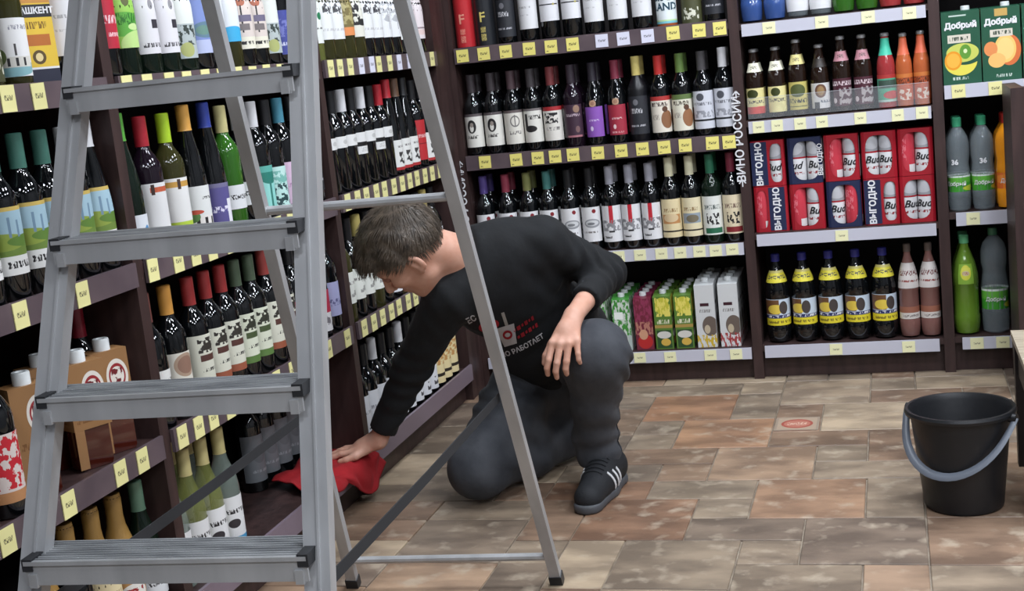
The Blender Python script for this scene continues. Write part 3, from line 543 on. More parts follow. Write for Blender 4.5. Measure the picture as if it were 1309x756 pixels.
# juice cartons, several deep
def carton_mesh(w, d, h, slope):
    k = ('carton', w, d, h, slope)
    if k not in MESH:
        m = MB(); x, y = w / 2, d / 2
        vs = [(-x, -y, 0), (x, -y, 0), (x, y, 0), (-x, y, 0), (-x, -y, h - slope), (x, -y, h - slope), (x, y, h), (-x, y, h)]
        q = [(0, 0), (1, 0), (1, 1), (0, 1)]; zz = [(.02, .98), (.05, .98), (.05, .95), (.02, .95)]
        m.add(vs, [(0, 1, 5, 4), (1, 2, 6, 5), (2, 3, 7, 6), (3, 0, 4, 7), (4, 5, 6, 7), (3, 2, 1, 0)], [q, q, q, q, zz, zz]); MESH[k] = m.mesh('carton')
    return MESH[k]
CART = {'herb': ('green leaf juice carton', (206, 214, 204), [('rect', 0, 0, 1, .3, (176, 188, 182)), ('art', 0, .3, 1, 1, (70, 142, 62)), ('rect', .1, .62, .6, .76, (240, 244, 238)), ('ell', .1, .1, .8, .34, (206, 210, 200))]),
 'berry': ('dark red berry juice carton', (112, 42, 58), [('art', 0, .55, 1, 1, (140, 56, 84)), ('art', 0, .3, 1, .55, (176, 120, 104)), ('ell', .1, .02, .95, .3, (178, 44, 44)), ('ell', .2, .2, .7, .4, (200, 150, 120))]),
 'grape': ('green and yellow grape juice carton', (88, 122, 52), [('ell', .1, .66, .9, .98, (196, 190, 66)), ('art', .1, .62, .95, .98, (226, 214, 104)), ('txt', .15, .48, .85, .56, (230, 226, 200)), ('rect', 0, .4, 1, .46, (168, 140, 76)), ('rect', .08, .02, .92, .36, (46, 76, 44)), ('ell', .1, .2, .9, .34, (206, 204, 196)), ('ell', .3, .06, .85, .2, (206, 168, 76))]),
 'nutyellow': ('white juice carton with yellow fruit', (206, 208, 208), [('ell', .3, .18, 1.1, .5, (104, 92, 84)), ('ell', .4, .22, .7, .36, (190, 176, 150)), ('art', 0, 0, 1, .2, (200, 170, 52)), ('rect', .25, .66, .7, .71, (60, 30, 40)), ('txt', .2, .56, .8, .61, GRY)]),
 'nutred': ('white juice carton with red fruit', (206, 208, 208), [('ell', .3, .18, 1.1, .5, (104, 92, 84)), ('ell', .4, .22, .7, .36, (190, 176, 150)), ('art', 0, 0, 1, .22, (158, 60, 62)), ('rect', .25, .66, .7, .71, (60, 30, 40)), ('txt', .2, .56, .8, .61, GRY)])}
def cap_disc(r, h, key):
    k = ('cd', r, h)
    if k not in MESH: MESH[k] = MB().lathe([(r, 0), (r, h - .002), (r - .002, h), (0, h)], 14).mesh('cap', True, 40)
    return MESH[k]
cap_white = mat('white_plastic_cap', (222, 226, 226), .3)
cols = [(-1.45, 'herb', .21), (-1.37, 'berry', .21), (-1.29, 'grape', .21), (-1.20, 'nutred', .245), (-1.11, 'herb', .21), (-1.018, 'herb', .21), (-.935, 'berry', .21), (-.859, 'grape', .215), (-.783, 'grape', .215), (-.699, 'nutyellow', .25), (-.613, 'nutred', .25)]
for ci, (x, k, h) in enumerate(cols):
    for d in range(4):
        o = link('juice_carton', carton_mesh(.066 if h < .23 else .072, .062, h, .014), print_mat('carton_' + k, CART[k][1], CART[k][2], .35))
        place(o, 'back', x, .045 + d * .068, zD + .0004, random.uniform(-.03, .03))
        c = link('cap', cap_disc(.0135, .016, 0), cap_white, o); c.location = (0, .006, h - .008)
        tag(o, '%s, %s column, %s, wine unit bottom shelf' % (CART[k][0], ORD[ci + 1], ['frontmost', 'second from front', 'third from front', 'rearmost'][d]), 'juice carton', 'juice cartons on the wine unit bottom shelf')

# ---- drinks unit
zE = [1.2885, .9475, .5405, .1255]
DA = 'drinks unit top shelf'
for i, (x, gl, lab, w) in enumerate([(-.455, 'blue', None, 'dark blue'), (-.375, 'blue', None, 'blue'), (-.296, 'clear', 'plain', 'clear white-labelled'), (-.218, 'clear', 'plain', 'clear white-labelled'), (-.14, 'brightgreen', None, 'green'), (-.062, 'brightgreen', None, 'green'), (.016, 'red', None, 'red'), (.094, 'red', 'rosewhite', 'red and white')]):
    b = link('soda_bottle', body_mesh('pet_clear'), GL[gl]); place(b, 'back', x, .05, zE[0] + .0004)
    link('cap', cap_mesh('pet_clear'), capm((60, 70, 80)), b)
    if lab: link('label', label_mesh('pet_clear', .022, .13, 200), lmat(lab), b)
    tag(b, '%s plastic drink bottle, %s from left on drinks unit top shelf' % (w, ORD[i + 1]), 'drink bottle', 'drink bottles on the drinks unit top shelf')
BEER = {'pear': ('brown', (236, 234, 210), print_mat('beer_pear', (224, 214, 150), [('ell', .15, .6, .6, .95, (60, 66, 30)), ('rect', 0, 0, 1, .28, (196, 60, 50)), ('txt', .2, .4, .85, .52, (60, 50, 40))]), 'cream and red label'),
 'quince': ('brown', (236, 234, 210), print_mat('beer_quince', (226, 216, 154), [('ell', .3, .62, .65, .95, (60, 66, 30)), ('txt', .15, .4, .85, .54, (60, 50, 40))]), 'cream label'),
 'bavar': ('brown', (220, 208, 140), print_mat('beer_bavar', (196, 184, 106), [('ell', .2, .45, .8, .92, (84, 92, 52)), ('txt', .1, .24, .9, .4, (50, 54, 40)), ('rect', .1, .1, .9, .13, (80, 84, 50))]), 'ochre label'),
 'shield': ('brown', (40, 34, 30), print_mat('beer_shield', (208, 206, 204), [('ell', .3, .42, .72, .96, (104, 72, 56)), ('ell', .38, .5, .64, .88, (150, 120, 80)), ('txt', .5, .22, .95, .32, (60, 70, 90)), ('rect', .25, .0, .45, .25, (60, 60, 62))]), 'white shield label'),
 'cherry': ('brown', (184, 130, 140), print_mat('beer_cherry', (74, 34, 46), [('txt', .05, .74, .95, .9, (214, 196, 200)), ('art', .4, .05, .95, .65, (170, 160, 160)), ('ell', .1, .1, .3, .3, (214, 200, 200))]), 'dark cherry label'),
 'melon': ('red', (70, 190, 160), print_mat('beer_melon', (76, 158, 126), [('rect', 0, .86, 1, 1, (170, 52, 50)), ('rect', .15, .5, .85, .8, (60, 80, 70)), ('ell', .35, .1, 1.0, .4, (180, 70, 66)), ('rect', 0, 0, 1, .08, (170, 190, 180))]), 'teal and red label'),
 'orange': ('amber', (212, 104, 74), print_mat('beer_orange', (178, 84, 46), [('rect', 0, .86, 1, 1, (198, 116, 56)), ('txt', .05, .62, .95, .84, (90, 46, 30)), ('art', .3, .02, .8, .42, (214, 196, 180))]), 'orange label')}
crown = mat('crown_cap', (190, 190, 190), .3, metal=.8)
for i, (x, k, s) in enumerate([(-.462, 'pear', 1.06), (-.386, 'quince', 1.06), (-.313, 'bavar', 1.14), (-.236, 'shield', 1.03), (-.161, 'cherry', 1.12), (-.089, 'cherry', 1.11), (-.011, 'melon', 1.1), (.0485, 'orange', 1.07), (.107, 'orange', 1.08)]):
    for d in range(2):
        gl, nc, lm, w = BEER[k]; q = .9 if i > 6 else 1
        b = link('beer_bottle', body_mesh('beer'), GL[gl]); place(b, 'back', x, .04 + d * .07, zE[1] + .0004, random.uniform(-.15, .15)); b.scale = (q, q, s)
        link('crown_cap', cap_mesh('beer'), crown, b)
        if k not in ('melon', 'orange'): link('neck_label', label_mesh('beer', .158, .188, 200), print_mat('neck_%s' % k, nc, [('txt', .35, .3, .65, .7, (60, 50, 44))]), b)
        else: link('neck_foil', label_mesh('beer', .165, .218, 360), mat('neckfoil_' + k, nc, .35), b)
        link('label', label_mesh('beer', .02, .105, 180), lm, b)
        tag(b, ('beer bottle with %s, %s from left on drinks unit second shelf' if d == 0 else 'beer bottle with %s behind the %s beer, drinks unit second shelf') % (w, ORD[i + 1]), 'beer bottle', 'beer bottles on the drinks unit second shelf')
# multipacks of cans
def sleeve(w, d, h, wx, ww, wh):
    """cardboard sleeve: rounded box with an oval window in the front; wx window centre, ww x wh its size"""
    m = MB(); n = 32; r = .012; x, y = w / 2, d / 2; wz = h * .5
    out = []; inn = []
    for k in range(n):
        a = 2 * PI * k / n; c, s = math.cos(a), math.sin(a)
        e = 3.2
        q = (abs(c) ** e + abs(s) ** e) ** (-1 / e); inn.append((wx + c * q * ww / 2, -y, wz + s * q * wh / 2))
        q = 1 / max(abs(c), abs(s)); px, pz = c * q * (x - r), wz + s * q * wz
        out.append((px, -y, pz))
    m.add(out + inn, [(k, (k + 1) % n, n + (k + 1) % n, n + k) for k in range(n)])
    prof = [(-x + r, -y), (-x + .003, -y + .004), (-x, -y + r), (-x, y), (x, y), (x, -y + r), (x - .003, -y + .004), (x - r, -y)]
    vs = [(a, b, 0) for a, b in prof] + [(a, b, h) for a, b in prof]
    m.add(vs, [(k, k + 8, k + 9, k + 1) for k in range(7)] + [tuple(range(8)), tuple(range(15, 7, -1))])
    return m
navy = mat('navy_cardboard', (34, 42, 74), .35, coat=.2); redc = mat('red_cardboard', (158, 26, 40), .32, coat=.25); black_p = mat('black_print', (24, 24, 28), .5)
can_w = print_mat('white_can', (220, 220, 222), [('rect', 0, .55, 1, 1, (150, 150, 154)), ('ell', .3, .62, .7, .92, (182, 182, 186)), ('rect', 0, .53, 1, .57, (160, 40, 50)), ('txt', .3, .16, .7, .22, (150, 60, 66))], .25)
can_r = print_mat('red_can', (196, 60, 74), [('rect', .55, .02, .75, .2, (226, 220, 220)), ('txt', .1, .3, .5, .8, (214, 110, 120))], .25)
if ('can',) not in MESH: MESH[('can',)] = MB().arc([(.028, .006), (.0295, .012), (.0295, .148), (.026, .158)], 359.9, 24).mesh('can', True)
pk = ['red', 'navy', 'vyg']
PACKS = [(-.434, 1, 'vygL', 'ww'), (-.3055, 1, 'navy', 'ww'), (-.178, 1, 'red', 'rw'), (-.05, 1, 'red', 'ww'), (.0725, 1, 'red', 'rw'),
         (-.434, 0, 'vygR', 'rr'), (-.3055, 0, 'red', 'rw'), (-.178, 0, 'navy', 'wr'), (-.05, 0, 'vygL', 'ww'), (.0725, 0, 'red', 'ww')]
for i, (x, lev, style, cans) in enumerate(PACKS):
    h = .164; w = .1205; P = empty('can_multipack', (x, 4.81 + .085, zE[2] + .0005 + lev * .1655)); P.rotation_euler = (0, 0, random.uniform(-.012, .012))
    if style in ('red', 'navy'): sm, wx, ww = (redc if style == 'red' else navy), random.uniform(-.005, .005), .09
    elif style == 'vygL': sm, wx, ww = redc, .03, .046
    else: sm, wx, ww = redc, -.032, .04
    s = sleeve(w, .125, h, wx, ww, .138).build('sleeve', sm, P)
    cx0 = [wx - .03, wx + .03] if style in ('red', 'navy') else [wx, wx + (-.06 if wx > 0 else .06)]
    for q, X in enumerate(cx0):
        cn = link('can', MESH[('can',)], can_w if cans[q] == 'w' else can_r, P); cn.location = (X, -.032, .003); cn.rotation_euler = (0, 0, random.uniform(-.5, .5) if cans[q] == 'w' else 0)
        if cans[q] == 'w':
            t = link('lettering', text_mesh('Bud', .036, .0009, .35, .0297), black_p, cn); t.location = (0, 0, .062)
    if style[:3] == 'vyg':
        sx = -.03 if style == 'vygL' else .022
        MB().box(sx - .0285, sx + .0285, -.0634, -.0627, .004, h - .004).build('dark_panel', navy, s)
        t = link('lettering', text_mesh('ВЫГОДНО', .0305, .0012), mat('white_lettering', (225, 225, 228)), s); t.location = (sx, -.0636, h / 2); t.rotation_euler = (0, -PI / 2, 0)
    elif style == 'navy' and lev == 1:
        t = link('small_lettering', text_mesh('ВЫГОДНО', .022, .0006), mat('white_lettering', (225, 225, 228)), s); t.location = (.054, -.0627, h / 2); t.rotation_euler = (0, -PI / 2, 0)
    tag(P, '%s can multipack, %s from left in the %s layer' % ({'red': 'red', 'navy': 'navy blue', 'vygL': 'navy lettered', 'vygR': 'red and navy lettered'}[style], ORD[i % 5 + 1], 'upper' if lev else 'lower'), 'can multipack', 'can multipacks on the drinks unit third shelf')
# big beer bottles at the bottom
kvas = print_mat('big_beer_label', (196, 210, 224), [('rect', 0, 0, 1, .27, (222, 206, 52)), ('rect', 0, .27, 1, .4, (36, 46, 96)), ('txt', .2, .3, .95, .38, (225, 225, 230)), ('rect', .0, .42, .5, .98, (108, 74, 46)), ('ell', .2, .44, .62, .8, (224, 196, 78)), ('ell', .5, .42, .72, .92, (70, 62, 60)), ('rect', 0, .4, .06, 1, (50, 60, 110)), ('txt', .2, .08, .8, .18, (130, 116, 40))])
nk = print_mat('big_beer_neck', (226, 214, 70), [('txt', .2, .3, .8, .6, (60, 60, 70)), ('rect', 0, .8, 1, 1, (210, 200, 120))])
pinkl = print_mat('pink_drink_neck', (206, 200, 196), [('txt', .2, .5, .85, .7, (110, 60, 60)), ('txt', .3, .25, .8, .33, (150, 80, 76))])
pinkb = print_mat('pink_drink_label', (150, 96, 76), [('rect', 0, 0, 1, .5, (212, 206, 200)), ('txt', .3, .15, .8, .35, (120, 110, 106))])
for i, x in enumerate((-.437, -.342, -.248, -.154, -.06)):
    b = link('large_beer_bottle', body_mesh('pet_beer'), GL['dark']); place(b, 'back', x, .062, zE[3] + .0004, random.uniform(-.2, .2))
    link('cap', cap_mesh('pet_beer'), capm((44, 44, 110)), b); link('label', label_mesh('pet_beer', .067, .164, 200), kvas, b); link('neck_label', label_mesh('pet_beer', .225, .268, 220), nk, b)
    tag(b, 'large blue-capped beer bottle, %s from left on drinks unit bottom shelf' % ORD[i + 1], 'beer bottle', 'large beer bottles on the drinks unit bottom shelf')
for i, x in enumerate((.0255, .0975)):
    b = link('large_drink_bottle', body_mesh('pet_beer'), GL['pink']); place(b, 'back', x, .055, zE[3] + .0004); b.scale = (.8, .8, 1.03)
    link('cap', cap_mesh('pet_beer'), capm((96, 84, 78)), b); link('label', label_mesh('pet_beer', .067, .11, 200), pinkb, b); link('neck_label', label_mesh('pet_beer', .175, .262, 220), pinkl, b)
    tag(b, 'pink-brown drink bottle with white neck label, %s of two on drinks unit bottom shelf' % ['left one', 'right one'][i], 'drink bottle', 'pink-brown drink bottles')
# ---- juice unit
zF = [1.0075, .5685, .1285]
gcart = (36, 84, 62)
JB = [(.2375, 'banana', 'green juice carton with orange slice, kiwi and banana', [('ell', .05, .12, .9, .5, (226, 214, 86)), ('ell', .1, .26, 1.1, .62, gcart), ('ell', .1, .3, .95, .56, (198, 204, 96)), ('ell', .45, .34, .75, .54, (96, 150, 56)), ('ell', .55, .42, .65, .48, (220, 230, 180)), ('ell', .05, .2, .5, .46, (232, 152, 40)), ('ell', .1, .23, .45, .43, (242, 180, 70)), ('rect', .15, .57, .75, .68, (214, 206, 190)), ('txt', .2, .6, .7, .65, (70, 80, 66)), ('txt', .25, .06, .65, .1, (200, 210, 200)), ('rect', .2, .93, .65, .95, (190, 205, 196))]),
      (.365, 'orange', 'green juice carton with orange halves and tangerine', [('ell', .4, .2, 1.0, .62, (214, 112, 62)), ('ell', .32, .24, .88, .62, (240, 196, 110)), ('ell', .38, .28, .82, .58, (244, 206, 130)), ('ell', .05, .34, .4, .54, (226, 142, 84)), ('ell', .15, .18, .6, .38, (240, 186, 110)), ('rect', .22, .6, .8, .7, (214, 206, 190)), ('txt', .3, .63, .75, .68, (70, 80, 66)), ('rect', .35, .88, .68, .98, (196, 160, 90)), ('txt', .35, .05, .75, .09, (200, 210, 200))]),
      (.4925, 'grapefruit', 'green juice carton with pink grapefruit, half hidden at the photo edge', [('ell', .05, .2, .8, .6, (206, 92, 76)), ('ell', .12, .25, .72, .55, (226, 130, 110)), ('rect', .22, .6, .8, .7, (214, 206, 190))])]
for x, k, w, sh in JB:
    o = link('juice_carton', carton_mesh(.123, .09, .248, .004), print_mat('good_' + k, gcart, sh, .35)); place(o, 'back', x, .05, zF[0] + .0004, random.uniform(-.02, .02))
    c = link('cap', cap_disc(.015, .014, 0), cap_white, o); c.location = (.02, .02, .2465)
    t = link('lettering', text_mesh('Добрый', .0265, .0014), mat('white_lettering', (225, 225, 228)), o); t.location = (0, -.0455, .196)
    tag(o, w, 'juice carton', 'large green juice cartons')
glab = print_mat('good_soda_label', (60, 150, 44), [('rect', 0, .9, 1, 1, (220, 230, 224)), ('ell', -.2, .5, .9, 1.1, (96, 176, 60)), ('rect', 0, .9, 1, 1, (220, 230, 224)), ('ell', .6, .02, 1.0, .4, (190, 196, 60))])
olab = print_mat('orange_soda_label', (222, 108, 44), [('ell', .2, .3, .8, .9, (236, 140, 60))])
def pet(kind, x, y, z, gl, capc, lm, z0, z1, txt, w, nm='soda_bottle', group=None, s=1.0, r=.0):
    b = link(nm, body_mesh(kind), GL[gl]); place(b, 'back', x, y, z + .0004, r); b.scale = (1, 1, s)
    link('cap', cap_mesh(kind), capm(capc), b)
    if lm: 
        l = link('label', label_mesh(kind, z0, z1, 359), lm, b)
        if txt:
            t = link('lettering', text_mesh(txt, .0185, .0004, .1, rad_at(kind, (z0 + z1) / 2) + .0014), mat('white_lettering', (225, 225, 228)), l); t.location = (0, 0, (z0 + z1) / 2)
    tag(b, w, 'soda bottle', group)
    return b
b1 = pet('pet_clear', .2125, .05, zF[1], 'clear', (60, 150, 110), glab, .07, .125, 'Добрый', 'clear soda bottle with green cap beside the dark post on juice unit middle shelf', r=-.35)
b2 = pet('pet_clear', .2925, .05, zF[1], 'clear', (60, 150, 110), glab, .07, .125, 'Добрый', 'clear soda bottle with green cap next to the orange soda on juice unit middle shelf')
b3 = pet('pet_clear', .3725, .05, zF[1], 'orange', (190, 50, 46), olab, .07, .125, 'Добрый', 'orange soda bottle with red cap on juice unit middle shelf', r=.2)
for b in (b1, b2):
    t = link('shoulder_lettering', text_mesh('36', .024, .001, 0, .036), mat('white_lettering', (225, 225, 228)), b); t.location = (0, -.002, .172)
for i, (x, cc) in enumerate(((.2125, (60, 150, 110)), (.2925, (60, 150, 110)), (.3725, (190, 50, 46)))):
    pet('pet_clear', x, .135, zF[1], 'clear' if i < 2 else 'orange', cc, glab if i < 2 else olab, .07, .125, None, 'second-row soda bottle behind the %s one on juice unit middle shelf' % ['left clear', 'right clear', 'orange'][i])
tea = print_mat('tea_label', (128, 168, 58), [('ell', .15, .2, .85, .95, (206, 206, 70)), ('rect', .2, .6, .85, .8, (210, 210, 84)), ('ell', .25, .42, .75, .66, (196, 186, 150)), ('txt', .3, .48, .7, .6, (160, 40, 40))])
pet('pet_beer', .219, .055, zF[2], 'greenclear', (96, 170, 120), None, 0, 0, None, 'green tea bottle with yellow leaf label on juice unit bottom shelf', s=1.08)
tb = [o for o in SC.objects if o.get('label', '').startswith('green tea bottle')][0]
link('label', MB().arc([(.0452, .17), (.0435, .2), (.0385, .222), (.0355, .235)], 70, 8).mesh('label', True), tea, tb)
pet('pet_big', .3155, .058, zF[2], 'clear', (70, 120, 90), glab, .088, .16, 'Добрый', 'large clear waisted soda bottle with green label on juice unit bottom shelf')
pet('pet_beer', .219, .15, zF[2], 'greenclear', (96, 170, 120), None, 0, 0, None, 'green tea bottle standing behind the front green tea bottle', s=1.08)

# ------------------------------------------------------------------ left wall: goods
z1, z2, z3, z4 = 1.3005, .9055, .5205, .1255
TEALc, GOLDc = (62, 106, 94), (150, 116, 62)
FACE = -.45          # bottles on the left wall are turned a little towards the aisle's near end
# middle unit
row('left', 'middle left unit top shelf', z1, [(2.567, B, 'dark', red_c, 'cherry'), (2.645, G, 'green', (110, 170, 60), 'lime'), (2.735, G, 'green', wht_c, 'whitestamp'), (2.822, G, 'green', wht_c, 'whitestamp'), (2.903, G, 'green', wht_c, 'mint'),
    (2.981, B, 'dark', (50, 70, 160), 'bluepic'), (3.06, B, 'dark', K_, 'cyan'), (3.14, G, 'olive', wht_c, 'cyan'), (3.218, G, 'dark', wht_c, 'floral'), (3.296, G, 'dark', wht_c, 'floral'), (3.375, B, 'dark', K_, 'mint'), (3.455, B, 'dark', K_, 'royal'), (3.532, B, 'dark', K_, 'blacklab')], face=FACE)
row('left', 'middle left unit second shelf', z2, [(2.572, R, 'green', (84, 158, 62), 'boat'), (2.665, B, 'purpleblk', (160, 36, 48), 'script_red'), (2.765, B, 'olive', (164, 198, 44), 'script_lime'), (2.862, R, 'dark', (210, 156, 74), 'house'), (2.96, R, 'dark', (44, 60, 140), 'purple'),
    (3.045, B, 'brightgreen', (190, 182, 128), 'smallwhite'), (3.13, B, 'dark', wht_c, 'smallwhite'), (3.215, B, 'dark', wht_c, 'teal'), (3.295, B, 'dark', K_, 'mintpic'), (3.375, B, 'dark', (70, 130, 150), 'pinklab'), (3.455, B, 'dark', K_, 'whitescript'), (3.535, B, 'dark', K_, 'blacklab')], face=FACE)
row('left', 'middle left unit third shelf', z3, [(2.567, B, 'dark', (110, 60, 56), 'whitescript'), (2.66, B, 'dark', (206, 148, 70), 'medal'), (2.765, B, 'dark', (142, 46, 46), 'tree_red'), (2.845, B, 'dark', (142, 46, 46), 'tree_red'), (2.924, B, 'dark', (142, 46, 46), 'tree_red'), (3.002, B, 'dark', (70, 84, 66), 'tree_green'), (3.08, B, 'dark', (70, 84, 66), 'tree_green'),
    (3.16, B, 'dark', (142, 60, 56), 'tree_red'), (3.24, B, 'dark', K_, 'tree_red'), (3.316, B, 'dark', K_, 'rosewhite'), (3.391, B, 'dark', K_, 'rosewhite'), (3.466, B, 'dark', K_, 'rosewhite'), (3.542, B, 'dark', K_, 'lavender')], face=FACE)
row('left', 'middle left unit bottom shelf', z4, [(2.60, G, 'clearpale', (150, 150, 120), 'castle'), (2.685, G, 'pale', (196, 184, 128), 'castle'), (2.77, G, 'pale', (196, 184, 128), 'castle'), (2.855, G, 'clearpale', (196, 184, 128), 'castle')], ly=.075, second=.09, face=FACE)
row('left', 'far end of half-empty shelf', z4, [(3.28, B, 'dark', K_, 'greylab'), (3.365, B, 'dark', K_, 'greylab'), (3.45, B, 'dark', K_, 'greylab'), (3.535, B, 'dark', K_, 'greylab')], ly=.22, face=FACE, group='bottles at the far end of the half-empty bottom shelf')
# far unit
row('left', 'far left unit top shelf', z1, [(3.665, G, 'pale', gld_c, 'leafwhite'), (3.748, G, 'olive', gld_c, 'bigwhite'), (3.83, G, 'olive', gld_c, 'bigwhite'), (3.912, G, 'olive', gld_c, 'goldorange'), (3.995, G, 'olive', gld_c, 'leopard'), (4.077, G, 'dark', gld_c, 'bigwhite'), (4.16, G, 'dark', gld_c, 'bigwhite'),
    (4.242, G, 'dark', gld_c, 'branch'), (4.325, G, 'dark', gld_c, 'branch'), (4.407, G, 'dark', gld_c, 'leafwhite'), (4.49, G, 'dark', gld_c, 'rosy'), (4.572, G, 'dark', red_c, 'rosy')], face=FACE)
row('left', 'far left unit second shelf', z2, [(3.662, B, 'dark', wht_c, 'collar'), (3.744, B, 'dark', K_, 'collar'), (3.822, B, 'dark', wht_c, 'collar'), (3.9, B, 'dark', K_, 'collar2'), (3.98, B, 'dark', wht_c, 'collar'), (4.058, B, 'dark', K_, 'collar2'), (4.136, B, 'dark', red_c, 'collar'),
    (4.215, R, 'dark', red_c, 'ribbon'), (4.295, R, 'dark', (96, 72, 56), 'ribbon'), (4.375, R, 'dark', K_, 'ribbon'), (4.458, B, 'dark', K_, 'redblock'), (4.54, B, 'dark', K_, 'ribbon')], face=FACE)
row('left', 'far left unit third shelf', z3, [(3.662 + .0785 * i, B, 'dark' if i % 3 else 'olive', (K_, K_, gld_c, K_)[i % 4], 'whitepair' if i < 5 else 'tallwhite') for i in range(12)], face=FACE)
row('left', 'far left unit bottom shelf', z4, [(3.662 + .0785 * i, B, 'dark', (K_, K_, wht_c)[i % 3], 'tallwhite' if i < 9 else 'creamart') for i in range(12)], face=FACE)
# near unit
row('left', 'near left unit top shelf', z1, [(1.60, G, 'olive', K_, 'plain'), (1.72, G, 'olive', K_, 'plain'), (1.84, B, 'dark', K_, 'plain'), (1.96, B, 'dark', K_, 'plain'), (2.06, G, 'olive', K_, 'bigwhite'), (2.155, G, 'olive', gld_c, 'olivelab'), (2.243, G, 'olive', gld_c, 'mansion')], face=FACE, ly=.042)
wine('left', 2.418, .045, z1, B, 'dark', K_, 'plain', 'dark bottle with plain white label beside the yellow boxed brandy', 'bottles on near left unit top shelf', FACE)
bx = empty('brandy_box'); place(bx, 'left', 2.333, .056, z1 + .0004, FACE)
byel = print_mat('brandy_box_print', (222, 186, 62), [('rect', 0, .58, 1, 1, (196, 140, 70)), ('rect', 0, 0, 1, .12, (38, 40, 58)), ('rect', 0, .115, 1, .13, (225, 225, 225)), ('rect', .0, .48, 1, .57, (40, 40, 44)), ('rect', .1, .28, .85, .36, (180, 104, 44)), ('txt', .1, .4, .8, .45, (120, 86, 30)), ('ell', .25, .15, .65, .25, (90, 70, 40)), ('ell', .34, .17, .56, .23, (225, 205, 150))])
MB().box(-.036, .036, -.036, .036, 0, .275, uv=True).build('box_carton', byel, bx)
t = link('lettering', text_mesh('ТАШКЕНТ', .0165, .0007), mat('white_lettering', (225, 225, 228)), bx); t.location = (.0, -.0364, .1445)
tag(bx, 'tall yellow and navy lettered brandy box on near left unit top shelf', 'boxed bottle')
row('left', 'near left unit second shelf', z2, [(1.62, B, 'dark', K_, 'landscape'), (1.72, B, 'dark', TEALc, 'landscape'), (1.84, B, 'dark', TEALc, 'landscape'), (1.96, B, 'dark', TEALc, 'landscape'), (2.052, B, 'dark', TEALc, 'landscape'), (2.132, B, 'dark', TEALc, 'landscape'), (2.212, B, 'dark', TEALc, 'landscape'), (2.29, B, 'dark', TEALc, 'landscape'),
    (2.368, B, 'dark', wht_c, 'landscape'), (2.445, R, 'dark', wht_c, 'landscape')], face=FACE, ly=.042)
# cognac flasks in kraft sleeves
def flask(y, ly, words):
    f = empty('cognac_flask'); place(f, 'left', y, ly, z3 + .0004, FACE)
    m = MB()
    pr = [(-.036, -.02), (-.04, -.012), (-.04, .016), (-.034, .024), (.034, .024), (.04, .016), (.04, -.012), (.036, -.02)]
    vs = []
    for z, k in ((0, .92), (.008, 1), (.17, 1), (.205, .62), (.215, .34)): vs += [(a * k, b * k if z < .2 else b * max(k, .62), z) for a, b in pr]
    fs = [tuple(range(7, -1, -1)), tuple(range(32, 40))] + [(r * 8 + k, r * 8 + (k + 1) % 8, r * 8 + 8 + (k + 1) % 8, r * 8 + 8 + k) for r in range(4) for k in range(8)]
    m.add(vs, fs).build('flask_glass', GL['cognac'], f, True, 30)
    MB().box(-.043, .043, -.0235, .0265, .085, .222, uv=True).build('kraft_sleeve', print_mat('kraft_sleeve', (150, 110, 70), [('ell', .35, .3, .95, .85, (226, 220, 210)), ('ell', .42, .38, .88, .78, (150, 40, 46)), ('ell', .46, .43, .84, .73, (226, 220, 210)), ('art', .5, .48, .8, .7, (110, 30, 36)), ('txt', .1, .1, .8, .2, (120, 80, 44))]), f)
    MB().box(-.043, -.022, -.0242, -.0236, .004, .085).build('sleeve_strap', mat('kraft', (150, 110, 70), .7), f)
    c = MB().lathe([(.0175, .2), (.0175, .244), (.016, .247), (.010, .247), (.009, .245), (0, .245)], 18).build('cap', cap_white, f, True, 40)
    tag(f, words, 'cognac flask', 'cognac flasks in kraft sleeves')
flask(2.122, .05, 'cognac flask in kraft sleeve with white cap behind the ladder, leftmost of four')
flask(2.275, .12, 'cognac flask in kraft sleeve standing in the rear behind two others')
flask(2.298, .045, 'cognac flask in kraft sleeve with white cap, middle one of the front row')
flask(2.400, .052, 'cognac flask in kraft sleeve beside the red-capped bottle')
row('left', 'near left unit third shelf', z3, [(1.62, G, 'cognac', (110, 40, 40), 'kraft'), (1.78, G, 'cognac', (110, 40, 40), 'kraft'), (1.9, B, 'dark', K_, 'redflower'), (2.012, B, 'dark', K_, 'redflower')], face=FACE, ly=.042)
wine('left', 2.449, .135, z3, B, 'dark', (150, 36, 54), 'crimson', 'dark bottle with red capsule beside the post on near left unit third shelf', 'bottles on near left unit third shelf', FACE)
row('left', 'near left unit bottom shelf', z4, [(1.7, 'sparkling', 'green', GOLDc, 'kraft'), (1.9, 'sparkling', 'green', GOLDc, 'kraft'), (2.09, 'sparkling', 'dark', GOLDc, 'kraft'), (2.185, 'sparkling', 'dark', GOLDc, 'kraft'), (2.275, 'sparkling', 'dark', GOLDc, 'creamhill'), (2.36, 'sparkling', 'green', GOLDc, 'kraft'), (2.45, G, 'green', (90, 120, 100), 'smallwhite')], face=FACE, ly=.06)

